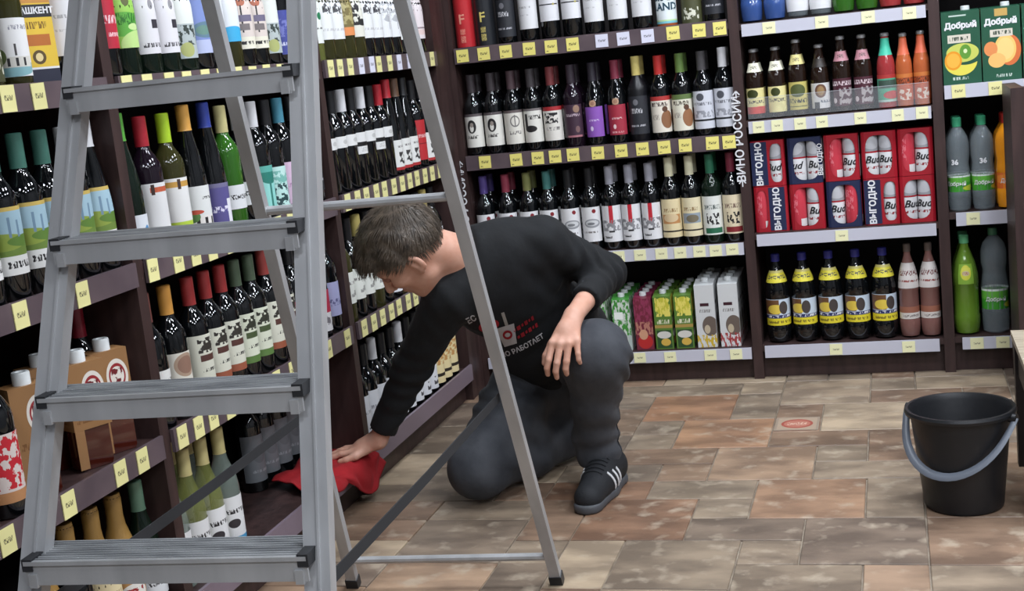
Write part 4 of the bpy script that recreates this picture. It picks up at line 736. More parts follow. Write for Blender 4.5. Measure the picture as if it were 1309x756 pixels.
# ------------------------------------------------------------------ stepladder
alu = mat('brushed_aluminium', (184, 185, 187), .42, metal=.38, noise=((166, 167, 169), 18, 3, (1, 1, .08)))
alu_t = mat('ribbed_aluminium', (176, 178, 180), .5, metal=.38, noise=((134, 136, 139), 10, 4, (1, 6, 1)))
blk_pl = mat('black_plastic', (38, 39, 42), .45); strap_m = mat('dark_webbing', (38, 39, 42), .85)
RL0, RL1 = Vector((-1.354, 2.898, 0)), Vector((-1.155, 2.061, 2.037)); RR0, RR1 = Vector((-.834, 2.929, 0)), Vector((-.857, 2.079, 2.034))
FL0, FL1 = Vector((-1.249, 1.324, 0)), Vector((-1.152, 2.061, 2.037)); FR0, FR1 = Vector((-.752, 1.354, 0)), Vector((-.860, 2.079, 2.034))
LD = empty('stepladder', (-1.05, 2.12, 0)); org = Vector((-1.05, 2.12, 0))
tag(LD, 'grey aluminium stepladder standing open in front of the left wine shelves', 'stepladder')
wdir = (FR0 - FL0).normalized(); fdir = Vector((wdir.y, -wdir.x, 0))
def lb(mb, name, m, parent=LD, **k):
    mb.v = [tuple(Vector(q) - org) for q in mb.v]
    return mb.build(name, m, parent, **k)
for a, b, sgn in ((FL0, FL1, -1), (FR0, FR1, 1)):
    m = MB(); ax = (b - a).normalized(); nrm = ax.cross(wdir).normalized()
    if nrm.dot(fdir) < 0: nrm = -nrm
    a2 = a + ax * .02; b2 = b - ax * .03
    m.beam(a2, b2, wdir, .038, .004)                                   # web facing the climber
    m.beam(a2 - wdir * .017 - nrm * .010, b2 - wdir * .017 - nrm * .010, nrm, .022, .004); m.beam(a2 + wdir * .017 - nrm * .010, b2 + wdir * .017 - nrm * .010, nrm, .022, .004)
    m.beam(a2 + nrm * .003 + wdir * .004, b2 + nrm * .003 + wdir * .004, wdir, .003, .004)                     # raised rib
    rail = lb(m, 'front_rail', alu)
    lb(MB().beam(a - wdir * 0, a + ax * .05, wdir, .05, .034), 'foot', blk_pl, rail)
def fr(z, s):
    t = z / 2.035; return (FL0.lerp(FL1, t) if s < 0 else FR0.lerp(FR1, t))
for zt in (.192, .409, .626, .843, 1.06, 1.277, 1.494, 1.711):
    a, b = fr(zt, -1), fr(zt, 1); w2 = (b - a).normalized(); dpt = Vector((-fdir.x, -fdir.y, 0)); up = zu
    a = a + w2 * .004; b = b - w2 * .004
    m = MB(); A, Bq = a + fdir * .028, b + fdir * .028
    m.beam(A + dpt * .041, Bq + dpt * .041, dpt, .082, .004)            # plate
    for k in range(9): m.beam(A + dpt * (.007 + .0085 * k) + up * .003, Bq + dpt * (.007 + .0085 * k) + up * .003, dpt, .003, .003)
    tr = lb(m, 'tread', alu_t)
    f = MB(); f.beam(A - up * .015, Bq - up * .015, up, .034, .004); f.beam(A + dpt * .08 - up * .012, Bq + dpt * .08 - up * .012, up, .026, .003)
    f.beam(A + up * .001 - dpt * .001, Bq + up * .001 - dpt * .001, up, .006, .008)
    lb(f, 'tread_nosing', alu, tr)
    for e, sg in ((A, -1), (Bq, 1)):
        lb(MB().beam(e + dpt * .026 - w2 * sg * .013 - up * .002, e + dpt * .026 + w2 * sg * .003 - up * .002, up, .018, .06), 'end_cap', blk_pl, tr)
        lb(MB().beam(e - w2 * sg * .018 - up * .025, e - w2 * sg * .006 - up * .025, up, .02, .012), 'bracket', alu, tr)
lb(MB().beam(FL1 - wdir * .02 + zu * .005, FR1 + wdir * .02 + zu * .005, (0, 1, 0), .22, .03), 'top_platform', blk_pl)
for a, b in ((RL0, RL1), (RR0, RR1)):
    ax = (b - a).normalized(); leg = lb(MB().beam(a + ax * .02, b - ax * .02, wdir, .026, .022), 'rear_leg', alu)
    lb(MB().beam(a, a + ax * .03, wdir, .031, .027), 'foot', blk_pl, leg)
def rl(z, s): t = z / 2.035; return (RL0.lerp(RL1, t) if s < 0 else RR0.lerp(RR1, t))
for z in (.082, 1.0, 1.5):
    lb(MB().tube([rl(z, -1), rl(z, 1)], .0095, 10), 'crossbar', alu, smooth=True)
for s in (-1, 1):
    p, q = rl(.53, s), fr(.555, s) + Vector((0, .02, 0))
    off = Vector((-.02 * s, 0, 0))
    pts = [p + off, p.lerp(q, .5) + off - zu * .004, q + off]
    m = MB()
    for u, v in zip(pts[:-1], pts[1:]): m.beam(u, v, (0, .4, 1), .021, .002)
    lb(m, 'strap', strap_m)

# ------------------------------------------------------------------ bucket
BK = empty('bucket', (.128, 3.462, .0)); tag(BK, 'black plastic bucket with grey bail handle standing on the tiled floor', 'bucket')
bkm = mat('black_bucket_plastic', (26, 27, 30), .42, bump=(60, .08, (1, 1, 1)))
MB().lathe([(0, .004), (.088, .004), (.092, 0), (.097, .003), (.099, .01), (.122, .232), (.124, .247), (.136, .249), (.138, .256), (.135, .263), (.128, .263), (.120, .247), (.094, .014), (0, .011)], 40).build('bucket_body', bkm, BK, True, 35)
hm = mat('grey_handle_plastic', (98, 104, 114), .4)
ang = math.radians(-27); px = Vector((math.cos(ang), math.sin(ang), 0)); fw = Vector((px.y, -px.x, 0)); pts = []; rs = []
for k in range(25):
    a = PI * k / 24; ca, sa = math.cos(a), math.sin(a)
    p = px * (-ca * .139) + fw * (sa * .123) + zu * (.246 - sa * .135)
    rr = .136 - (.135 * sa) * .12
    h = Vector((p.x, p.y, 0)); need = rr - sa * .006 + .008
    if h.length < need: h = h.normalized() * need
    pts.append(Vector((h.x, h.y, p.z))); rs.append((.0045, .0085 + .004 * sa))
MB().tube(pts, .008, 8, rs, flat=(0, 0, 1)).build('bail_handle', hm, BK, True, 60)
for s in (-1, 1):
    c = px * (s * .135); e = MB().lathe([(.012, 0), (.012, .02), (0, .021)], 14); e.v = [tuple(c + px * (s * (q[2] - .008)) + Vector((0, 0, q[0])) + fw * q[1] + zu * .246) for q in e.v]
    e.build('handle_lug', bkm, BK, True, 40)

# ------------------------------------------------------------------ right edge: low display table and wooden cabinet
TB = empty('display_table', (.622, 3.575, 0)); tag(TB, 'low display table with pale top and dark legs at the right edge', 'table')
blk_wood = mat('black_brown_wood', (32, 26, 26), .5)
for sx in (-1, 1):
    for sy in (-1, 1): MB().box(sx * .315 - .02, sx * .315 + .02, sy * .2 - .02, sy * .2 + .02, 0, .36).build('leg', blk_wood, TB)
fm = MB()
for sy in (-1, 1): fm.box(-.295, .295, sy * .2 - .012, sy * .2 + .012, .26, .355)
for sx in (-1, 1): fm.box(sx * .315 - .012, sx * .315 + .012, -.18, .18, .26, .355)
fm.build('apron', blk_wood, TB)
topm = mat('pale_table_top', (170, 160, 142), .5, noise=((146, 134, 114), 8, 4, (1, 8, 1)))
for k in range(4): MB().box(-.34, .34, -.225 + k * .1125, -.225 + k * .1125 + .1105, .3605, .378).build('plank', topm, TB)
CB = empty('wooden_cabinet', (.62, 4.6, 0)); tag(CB, 'dark wooden cabinet standing in front of the juice shelves at the right edge', 'cabinet')
ob = mat('orange_brown_wood', (112, 66, 44), .45, noise=((84, 48, 34), 5, 4, (6, 6, .6)))
for sx in (-1, 1): MB().box(sx * .235 - .02 if sx > 0 else -.262, -.222 if sx < 0 else .262, -.15, .17, 0, 1.0).build('side_panel', wood_d, CB)
MB().box(-.222, .215, -.14, -.122, .08, .985).build('front_panel', ob, CB); MB().box(-.222, .215, .15, .168, 0, .985).build('back_panel', wood_d, CB)
MB().box(-.222, .215, -.122, .15, .96, .985).build('top_board', wood_d, CB); MB().box(-.222, .215, -.1, -.08, 0, .08).build('kickboard', wood_d, CB)

# ------------------------------------------------------------------ red cloth over the edge of the bottom shelf
def cloth():
    nu, nv = 44, 40; vs = []; fs = []
    for i in range(nu + 1):
        for j in range(nv + 1):
            u = i / nu; v = j / nv                    # u along the shelf (Y), v from inside the shelf over its edge and down
            Y = 3.24 + .36 * u + .03 * math.sin(6 * v + 1)
            hang = .03 + .085 * max(0, math.sin(3.6 * u - .9)) + .005 * math.sin(11 * u)
            inside = .13 + .05 * math.sin(2.6 * u + .7) + .012 * math.sin(8 * u + 2)
            s = -inside + v * (inside + hang)
            wr = .006 * math.sin(13 * u + 7 * v) + .005 * math.sin(7 * u - 13 * v + 1) + .0015 * math.sin(31 * u + 19 * v)
            if s < 0: X = -1.562 + s; Z = .1415 + .008 + wr + .012 * math.exp(-((u - .55) / .2) ** 2)
            else:
                th = min(s / .02, 1); X = -1.560 + .010 * th + .010 + abs(wr) * .8; Z = .1495 - s * .98 + wr * (1 - th)
            Z = max(Z, .006) if s >= 0 else max(Z, .145)
            vs.append((X, Y, Z))
    for i in range(nu):
        for j in range(nv): a = i * (nv + 1) + j; fs.append((a, a + 1, a + nv + 2, a + nv + 1))
    o = MB().add(vs, fs).build('cleaning_cloth', mat('red_microfibre', (150, 20, 28), .95, bump=(160, .25, (1, 1, 1))), None, True, 80)
    md = o.modifiers.new('thick', 'SOLIDIFY'); md.thickness = .004; md.offset = 0
    tag(o, 'crumpled red cleaning cloth under the man\'s hand on the bottom shelf edge', 'cloth')
cloth()

# ------------------------------------------------------------------ the man: signed-distance modelling and surface nets
class Sdf:
    def __init__(s): s.p = []
    def cap(s, a, b, r1, r2, k=.02, cut=None): s.p.append(('c', np.array(a, float), np.array(b, float), r1, r2, k, 1, cut)); return s
    def ell(s, c, axes, rad, k=.02, op=1): s.p.append(('e', np.array(c, float), np.array(axes, float), np.array(rad, float), None, k, op, None)); return s
    def bounds(s):
        lo, hi = [], []
        for q in s.p:
            if q[6] < 0: continue
            if q[0] == 'c': r = max(q[3], q[4]); lo.append(np.minimum(q[1], q[2]) - r); hi.append(np.maximum(q[1], q[2]) + r)
            else: r = q[3].max(); lo.append(q[1] - r); hi.append(q[1] + r)
        return np.min(lo, 0), np.max(hi, 0)
    def grid(s, h, warp=None, planes=()):
        lo, hi = s.bounds(); lo = lo - .03; hi = hi + .03
        n = np.ceil((hi - lo) / h).astype(int) + 1
        D = np.full(n, .2, np.float32)
        for kind, a, b, r1, r2, k, op, cut in s.p:
            if kind == 'c': r = max(r1, r2); l, g = np.minimum(a, b) - r, np.maximum(a, b) + r
            else: r = r1.max(); l, g = a - r, a + r
            i0 = np.maximum(((l - lo - k - .02) / h).astype(int), 0); i1 = np.minimum(((g - lo + k + .02) / h).astype(int) + 2, n)
            ax = [lo[d] + h * np.arange(i0[d], i1[d]) for d in range(3)]
            X, Y, Z = np.meshgrid(*ax, indexing='ij'); P = np.stack([X, Y, Z], -1)
            if kind == 'c':
                ba = b - a; pa = P - a; t = np.clip(pa @ ba / (ba @ ba), 0, 1)
                d = np.linalg.norm(pa - t[..., None] * ba, axis=-1) - (r1 + (r2 - r1) * t)
                if cut is not None: d = np.maximum(d, (P - np.array(cut[0])) @ np.array(cut[1]))
            else:
                q = (P - a) @ b.T; k0 = np.linalg.norm(q / r1, axis=-1); k1 = np.linalg.norm(q / (r1 * r1), axis=-1); d = k0 * (k0 - 1) / np.maximum(k1, 1e-6)
            S = D[i0[0]:i1[0], i0[1]:i1[1], i0[2]:i1[2]]
            if op > 0: hh = np.clip(.5 + .5 * (S - d) / k, 0, 1); N = S * (1 - hh) + d * hh - k * hh * (1 - hh)
            else: hh = np.clip(.5 - .5 * (S + d) / k, 0, 1); N = S * (1 - hh) + (-d) * hh + k * hh * (1 - hh)
            D[i0[0]:i1[0], i0[1]:i1[1], i0[2]:i1[2]] = N
        if warp is not None or planes:
            ax = [lo[d] + h * np.arange(n[d]) for d in range(3)]
            X, Y, Z = np.meshgrid(*ax, indexing='ij')
            if warp is not None: D = D + warp(X, Y, Z).astype(np.float32)
            for pt, nr in planes: D = np.maximum(D, ((X - pt[0]) * nr[0] + (Y - pt[1]) * nr[1] + (Z - pt[2]) * nr[2]).astype(np.float32))
        return D, lo, h
    def mesh(s, name, h, warp=None, planes=(), relax=2):
        D, lo, h = s.grid(h, warp, planes); I = D < 0
        c = np.zeros(np.array(D.shape) - 1, np.int8)
        sl = [slice(0, -1), slice(1, None)]
        for a in (0, 1):
            for b in (0, 1):
                for d in (0, 1): c += I[sl[a], sl[b], sl[d]]
        act = (c > 0) & (c < 8); ijk = np.argwhere(act); idx = np.full(c.shape, -1, np.int32); idx[act] = np.arange(len(ijk))
        pos = np.zeros((len(ijk), 3)); cnt = np.zeros(len(ijk))
        cor = np.array([(a, b, d) for a in (0, 1) for b in (0, 1) for d in (0, 1)])
        val = np.stack([D[ijk[:, 0] + q[0], ijk[:, 1] + q[1], ijk[:, 2] + q[2]] for q in cor], 1)
        for m in range(8):
            for k in range(m + 1, 8):
                if np.abs(cor[m] - cor[k]).sum() != 1: continue
                va, vb = val[:, m], val[:, k]; x = (va < 0) != (vb < 0)
                t = np.where(x, va / np.where(x, va - vb, 1), 0)
                pos += np.where(x[:, None], cor[m] + t[:, None] * (cor[k] - cor[m]), 0); cnt += x
        V = lo + h * (ijk + pos / cnt[:, None]); F = []
        for ax_ in range(3):
            o1, o2 = [(1, 2), (2, 0), (0, 1)][ax_]
            A = np.take(I, range(0, I.shape[ax_] - 1), ax_); Bv = np.take(I, range(1, I.shape[ax_]), ax_)
            e = np.argwhere(A != Bv); e = e[(e[:, o1] > 0) & (e[:, o2] > 0) & (e[:, o1] < idx.shape[o1]) & (e[:, o2] < idx.shape[o2])]
            ins = A[e[:, 0], e[:, 1], e[:, 2]]
            def cell(d1, d2):
                q = e.copy(); q[:, o1] -= d1; q[:, o2] -= d2; return idx[q[:, 0], q[:, 1], q[:, 2]]
            Q = np.stack([cell(1, 1), cell(0, 1), cell(0, 0), cell(1, 0)], 1); Q[~ins] = Q[~ins][:, ::-1]; F.append(Q)
        F = np.concatenate(F); F = F[(F >= 0).all(1)]
        for _ in range(relax):
            acc = np.zeros_like(V); w = np.zeros(len(V))
            for k in range(4):
                np.add.at(acc, F[:, k], V[F[:, (k + 1) % 4]] + V[F[:, (k + 3) % 4]]); np.add.at(w, F[:, k], 2)
            V = .5 * V + .5 * acc / np.maximum(w, 1)[:, None]
        me = bpy.data.meshes.new(name); me.from_pydata(V.tolist(), [], F.tolist()); me.shade_smooth(); me.update()
        return me
nv = lambda v: np.array(v, float) / np.linalg.norm(v)
J = dict(kneeR=(-1.202, 3.516, .100), hipR=(-1.095, 3.842, .315), hipL=(-.945, 3.85, .335), kneeL=(-.814, 3.483, .434), pelvis=(-1.004, 3.866, .335), belly=(-1.009, 3.745, .444), chest=(-1.075, 3.590, .627), neck=(-1.128, 3.507, .724),
         shL=(-.956, 3.563, .742), elL=(-.813, 3.700, .622), wrL=(-.856, 3.440, .553), shR=(-1.198, 3.430, .63), elR=(-1.363, 3.496, .413), wrR=(-1.497, 3.500, .198), ankR=(-1.02, 3.90, .075), ankL=(-.858, 3.63, .10))
J = {k: np.array(v) for k, v in J.items()}
U = nv(J['neck'] - J['pelvis']); Lx = J['shL'] - J['shR']; Lx = nv(Lx - U * (Lx @ U)); Fx = np.cross(Lx, U); TOR = [Lx, U, Fx]
hf = nv((-.6758, -.0232, -.7367)); hu = np.array((-.6302, -.5001, .5939)); hu = nv(hu - hf * (hu @ hf)); hl = np.cross(hu, hf); HEADAX = [hf, hu, hl]
HS = 1.07; hc = np.array((-1.284, 3.346, .782))
def H(f, u, l=0.0): return hc + HS * (f * hf + u * hu + l * hl)
def skin():
    s = Sdf()
    # trunk and limbs under the clothes
    s.ell(J['chest'], TOR, (.15, .17, .095), .05).ell(J['belly'], TOR, (.13, .14, .095), .05).ell(J['pelvis'], TOR, (.14, .11, .10), .05)
    s.cap(J['chest'] + U * .1, J['shL'], .06, .05, .04).cap(J['chest'] + U * .1, J['shR'], .06, .05, .04)
    s.cap(J['shL'], J['elL'], .044, .036, .03).cap(J['elL'], J['wrL'], .036, .0255, .02)
    s.cap(J['shR'], J['elR'], .044, .036, .03).cap(J['elR'], J['wrR'], .036, .0265, .02)
    s.cap(J['hipL'], J['kneeL'], .075, .055, .03).cap(J['kneeL'], J['ankL'], .052, .035, .02).cap(J['hipR'], J['kneeR'], .075, .055, .03).cap(J['kneeR'], J['ankR'], .05, .035, .02)
    s.cap(J['ankL'], (-.862, 3.47, .04), .030, .022, .02).cap(J['ankR'], (-.96, 4.02, .05), .032, .026, .02)
    # neck and head
    s.cap(J['neck'] - U * .05, H(-.035, -.055), .066, .058, .04).cap(J['neck'] + np.array((.02, .03, -.03)), J['shL'] * .5 + J['neck'] * .5 - U * .02, .055, .04, .04)
    s.ell(H(-.008, .018), HEADAX, np.array((.098, .093, .077)) * HS, .02)
    s.ell(H(.028, -.05), HEADAX, np.array((.064, .072, .057)) * HS, .03)
    s.cap(H(.068, -.100), H(.071, -.098), .022, .02, .025)
    s.cap(H(.01, -.075, .045), H(.06, -.1, .018), .02, .018, .03).cap(H(.01, -.075, -.045), H(.06, -.1, -.018), .02, .018, .03)
    s.ell(H(.078, .016), HEADAX, np.array((.018, .013, .05)) * HS, .018)
    for q in (-1, 1):
        s.ell(H(.062, -.028, q * .036), HEADAX, np.array((.026, .02, .024)) * HS, .02)
        s.ell(H(.098, .0, q * .032), HEADAX, np.array((.018, .013, .017)) * HS, .012, -1)
    s.cap(H(.09, .004), H(.116, -.034), .0085, .0125, .012)
    for q in (-1, 1): s.cap(H(.104, -.04, q * .008), H(.102, -.041, q * .012), .007, .006, .008)
    s.ell(H(.088, -.064), HEADAX, np.array((.014, .0055, .024)) * HS, .007).ell(H(.085, -.075), HEADAX, np.array((.014, .006, .020)) * HS, .007)
    for q in (-1, 1):
        s.ell(H(-.010, -.018, q * .083), [nv(hf * .85 - hl * q * .5), hu, nv(hl * q + hf * .5)], np.array((.020, .031, .009)) * HS, .006)
        s.ell(H(-.006, -.014, q * .092), [hf, hu, hl], np.array((.009, .018, .007)) * HS, .004, -1)
        s.cap(H(.002, -.048, q * .075), H(-.002, -.04, q * .08), .008, .008, .006)
    # left hand resting on the raised knee
    w = J['wrL']
    kn = {'i': ((-.903, 3.366, .497), (-.913, 3.347, .455), (-.920, 3.346, .433), (-.922, 3.356, .413)), 'm': ((-.881, 3.361, .494), (-.890, 3.341, .447), (-.896, 3.342, .424), (-.897, 3.353, .404)),
          'r': ((-.859, 3.366, .493), (-.865, 3.349, .449), (-.870, 3.350, .428), (-.871, 3.361, .411)), 'p': ((-.840, 3.381, .496), (-.836, 3.366, .464), (-.836, 3.366, .449), (-.835, 3.376, .436))}
    for f, (a, b, c, d) in kn.items():
        r = .0092 if f != 'p' else .0078
        s.cap(w + (np.array(a) - w) * .25, a, .017, .0115, .012).cap(a, b, .0105, r, .005).cap(b, c, r, r * .93, .003).cap(c, d, r * .93, r * .8, .003)
    s.cap(w, (-.872, 3.398, .522), .024, .021, .015)
    s.cap((-.872, 3.402, .53), (-.912, 3.388, .487), .017, .012, .012).cap((-.912, 3.388, .487), (-.927, 3.376, .46), .0115, .0105, .004).cap((-.927, 3.376, .46), (-.933, 3.374, .44), .0105, .0085, .004)
    # right hand pressed on the cloth
    w = J['wrR']
    rk = {'i': ((-1.566, 3.463, .172), (-1.598, 3.452, .171), (-1.619, 3.449, .164), (-1.634, 3.447, .157)), 'm': ((-1.572, 3.483, .176), (-1.606, 3.476, .174), (-1.630, 3.474, .165), (-1.645, 3.473, .157)),
          'r': ((-1.571, 3.504, .174), (-1.604, 3.503, .172), (-1.627, 3.504, .164), (-1.641, 3.504, .157)), 'p': ((-1.566, 3.524, .170), (-1.592, 3.530, .167), (-1.609, 3.533, .161), (-1.621, 3.534, .156))}
    for f, (a, b, c, d) in rk.items():
        r = .0094 if f != 'p' else .008
        s.cap(w + (np.array(a) - w) * .2, a, .018, .0125, .012).cap(a, b, .0108, r, .005).cap(b, c, r, r * .93, .003).cap(c, d, r * .93, r * .8, .003)
    s.cap(w, (-1.545, 3.492, .182), .0265, .021, .015)
    s.cap((-1.532, 3.478, .176), (-1.552, 3.446, .165), .016, .012, .012).cap((-1.552, 3.446, .165), (-1.576, 3.432, .159), .0115, .010, .004).cap((-1.576, 3.432, .159), (-1.594, 3.427, .156), .010, .008, .004)
    return s.mesh('person', .0036, relax=1)
skin_m = mat('skin', (196, 146, 124), .5, sss=.08, noise=((206, 160, 140), 30, 3, (1, 1, 1)), bump=(90, .08, (1, 1, 1)))
MAN = link('person', skin(), skin_m)
tag(MAN, 'man in black long-sleeved shirt and grey jeans kneeling, wiping the bottom shelf', 'person')

def folds(cs):
    def w(X, Y, Z):
        D = .0016 * np.sin(38 * X + 21 * Z + 3 * np.sin(17 * Y)) * np.sin(29 * Y - 18 * Z + 2 * np.sin(23 * X))
        for c, n, fr_, amp, rad in cs:
            n = nv(n); e = np.exp(-(((X - c[0]) ** 2 + (Y - c[1]) ** 2 + (Z - c[2]) ** 2) / rad ** 2))
            D = D + amp * e * np.sin(fr_ * (X * n[0] + Y * n[1] + Z * n[2]) + 2.2 * np.sin(14 * X + 11 * Y + 9 * Z))
        return D
    return w
def shirt():
    s = Sdf()
    s.ell(J['chest'] + U * .015, TOR, (.178, .20, .122), .06).ell(J['belly'] + Fx * .0, TOR, (.168, .165, .125), .07).ell(J['pelvis'] + U * .045, TOR, (.172, .10, .125), .06)
    s.cap(J['chest'] + U * .11 - Fx * .02, J['shL'], .08, .068, .05).cap(J['chest'] + U * .09, J['shR'], .08, .066, .05)
    s.cap(J['shL'], J['elL'], .066, .053, .035)
    dL = nv(J['wrL'] - J['elL']); cL = J['elL'] + (J['wrL'] - J['elL']) * .66
    s.cap(J['elL'], J['elL'] + (J['wrL'] - J['elL']) * .8, .052, .040, .025, (cL, dL))
    s.cap(J['shR'], J['elR'], .070, .054, .035)
    dR = nv(J['wrR'] - J['elR']); cR = J['elR'] + (J['wrR'] - J['elR']) * .87
    s.cap(J['elR'], J['wrR'], .053, .039, .025, (cR, dR))
    s.cap(J['neck'] - U * .06 - Fx * .005, J['neck'] + (hc - J['neck']) * .12, .085, .070, .04, (J['neck'] + (hc - J['neck']) * .13, nv(hc - J['neck'])))
    hem = J['pelvis'] + U * .005
    w = folds([(J['elL'], dL + (.3, 0, .2), 165, .009, .085), (J['elL'] * .5 + J['shL'] * .5, dL, 120, .006, .08), (J['elR'], dR + (.5, .3, 0), 120, .006, .09), (J['elR'] * .4 + J['wrR'] * .6, dR + (.2, .8, .2), 110, .003, .09), (J['belly'] + Fx * .1, U, 90, .005, .12), (J['shR'], (1, .2, .6), 90, .004, .09), (J['chest'] + Lx * .1, (.5, .5, 1), 70, .004, .12), (J['shL'] * .4 + J['elL'] * .6, dL + (0, 0, 1), 110, .005, .09), (J['chest'] - Fx * .05 + Lx * .12, Lx + U * .4, 75, .005, .13), (J['belly'] + Lx * .1 + Fx * .06, (.6, -.2, 1), 85, .006, .12)])
    return s.mesh('shirt', .006, w, [(hem, -U)], relax=2)
shm = shirt()
SH = link('shirt', shm, mat('black_cotton', (9, 11, 14), .85, sheen=.02, bump=(16, .9, (1, 1.6, .8)), noise=((13, 16, 20), 20, 3, (1, 1, 1))), MAN)
SH['label'] = 'black long-sleeved shirt with printed chest'
def trousers():
    s = Sdf()
    s.ell(J['pelvis'], TOR, (.165, .115, .125), .06).cap(J['hipL'], J['hipR'], .105, .105, .05)
    s.cap(J['hipL'], J['kneeL'], .112, .087, .04).cap(J['kneeL'], J['kneeL'] + (-.015, .05, -.03), .088, .09, .03).cap(J['kneeL'], J['ankL'] + (-.016, -.01, .05), .083, .062, .035).cap(J['ankL'] + (-.012, -.01, .06), J['ankL'] + (-.006, -.012, -.03), .066, .064, .02, ((0, 0, .072), (0, 0, -1)))
    s.cap(J['hipR'], J['kneeR'], .105, .084, .05).cap(J['kneeR'], J['ankR'], .08, .066, .04).cap(J['hipR'] + (0, 0, -.06), J['ankR'] + (.02, -.03, .06), .09, .075, .05).cap(J['hipR'] * .55 + J['kneeR'] * .45, J['kneeR'] * .5 + J['ankR'] * .5, .09, .078, .05)
    sd = nv(J['ankL'] - J['kneeL']); t = nv(J['kneeL'] - J['hipL'])
    w = folds([(J['ankL'] + (0, 0, .04), (.1, .2, 1), 120, .010, .075), (J['kneeL'] + (.06, .04, -.04), (.2, .5, 1), 100, .009, .07), (J['kneeL'] * .5 + J['hipL'] * .5, (0, 1, .4), 80, .005, .12), (J['hipR'] * .6 + J['kneeR'] * .4, (.3, .5, 1), 85, .010, .13), (J['kneeL'] + (-.03, .12, -.06), (.3, 1, .6), 95, .008, .09), (J['kneeL'] * .5 + J['ankL'] * .5, (.5, .2, 1), 80, .006, .1), (J['kneeR'] + (.05, 0, .03), (1, 0, 1), 90, .004, .08)])
    return s.mesh('jeans', .006, w, [((0, 0, .004), (0, 0, -1))], relax=2)
JE = link('jeans', trousers(), mat('grey_denim', (68, 70, 75), .85, sheen=.03, bump=(15, 1.0, (1.2, 1, .8)), noise=((46, 49, 55), 9, 4, (1, 1, 1))), MAN)
JE['label'] = 'faded dark grey jeans'
jb = BVHTree.FromPolygons([v.co for v in JE.data.vertices], [tuple(p.vertices) for p in JE.data.polygons]); pts = []
for k in range(22):
    t = k / 21; o = Vector((-.4, 3.56 + .06 * t, .47 - .36 * t)); hit = jb.ray_cast(o, Vector((-1, 0, 0)))
    if hit[0] is not None: pts.append(hit[0] + hit[1] * .0008)
if len(pts) > 3: MB().tube(pts, .0016, 6).build('side_seam', mat('dark_thread', (34, 36, 42), .8), JE, True)
# hair: a shaped cap plus many short strands combed forward
def hair():
    s = Sdf()
    s.ell(H(-.010, .022), HEADAX, np.array((.112, .104, .090)) * HS, .02)
    s.ell(H(.062, .062), HEADAX, np.array((.045, .035, .062)) * HS, .03)
    nrm = -(-.515 * hf + .857 * hu)
    w = lambda X, Y, Z: .0018 * np.sin(150 * (X * hl[0] + Y * hl[1] + Z * hl[2]) + 3 * np.sin(30 * X + 20 * Z))
    return s.mesh('hair', .004, w, [(H(.0, .004), nrm)], relax=1)
hm_ = hair()
HM = mat('brown_hair', (62, 54, 46), .5, noise=((92, 80, 68), 40, 3, (1, 1, 1)))
HR = link('hair', hm_, HM, MAN); HR['label'] = 'short dark brown hair combed forward'
bv = np.array([v.co[:] for v in hm_.vertices]); bn = np.array([v.normal[:] for v in hm_.vertices])
sel = rng.choice(len(bv), 5200); st = MB()
for k in sel:
    p, nn = bv[k], bn[k]
    q = p - hc
    if np.linalg.norm(p - H(-.01, -.018, .083)) < .03 or q @ (-.515 * hf + .857 * hu) < .008: continue
    if nn @ (-.515 * hf + .857 * hu) < -.5: continue
    d = hf * (.9 if q @ hu > 0 else .2) - hu * (.35 + .8 * max(0, -(q @ hf) * 6)) + hl * np.sign(q @ hl) * .15 + rng.normal(0, .07, 3) + .12 * np.sin(q * 90)
    d = nv(d - nn * (d @ nn)); L = rng.uniform(.03, .052); wd = np.cross(nn, d) * rng.uniform(.0006, .0011)
    p0 = p - nn * .001; p1 = p + d * L * .5 + nn * .0025; p2 = p + d * L + nn * rng.uniform(-.004, .001)
    st.add([p0 - wd, p0 + wd, p1 - wd, p1 + wd, p2], [(0, 1, 3, 2), (2, 3, 4)])
so = st.build('hair_strands', HM, HR); so['kind'] = 'stuff'
# brows, eyes, stubble shade is left to the skin
for q in (-1, 1):
    m = MB()
    for k in range(26):
        u = k / 25; b = H(.0915 - .012 * u * u, .0165 + .004 * math.sin(PI * u), q * (.014 + .036 * u)); d = nv(hl * q * .9 - hu * .25 + hf * .05) * .007; o = hu * .0012
        m.add([b - o, b + o, b + d], [(0, 1, 2)])
    m.build('eyebrow', HM, MAN)
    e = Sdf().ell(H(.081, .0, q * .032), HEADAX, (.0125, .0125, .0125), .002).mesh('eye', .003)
    link('eye', e, mat('eye_lid_shadow', (150, 104, 88), .5), MAN)
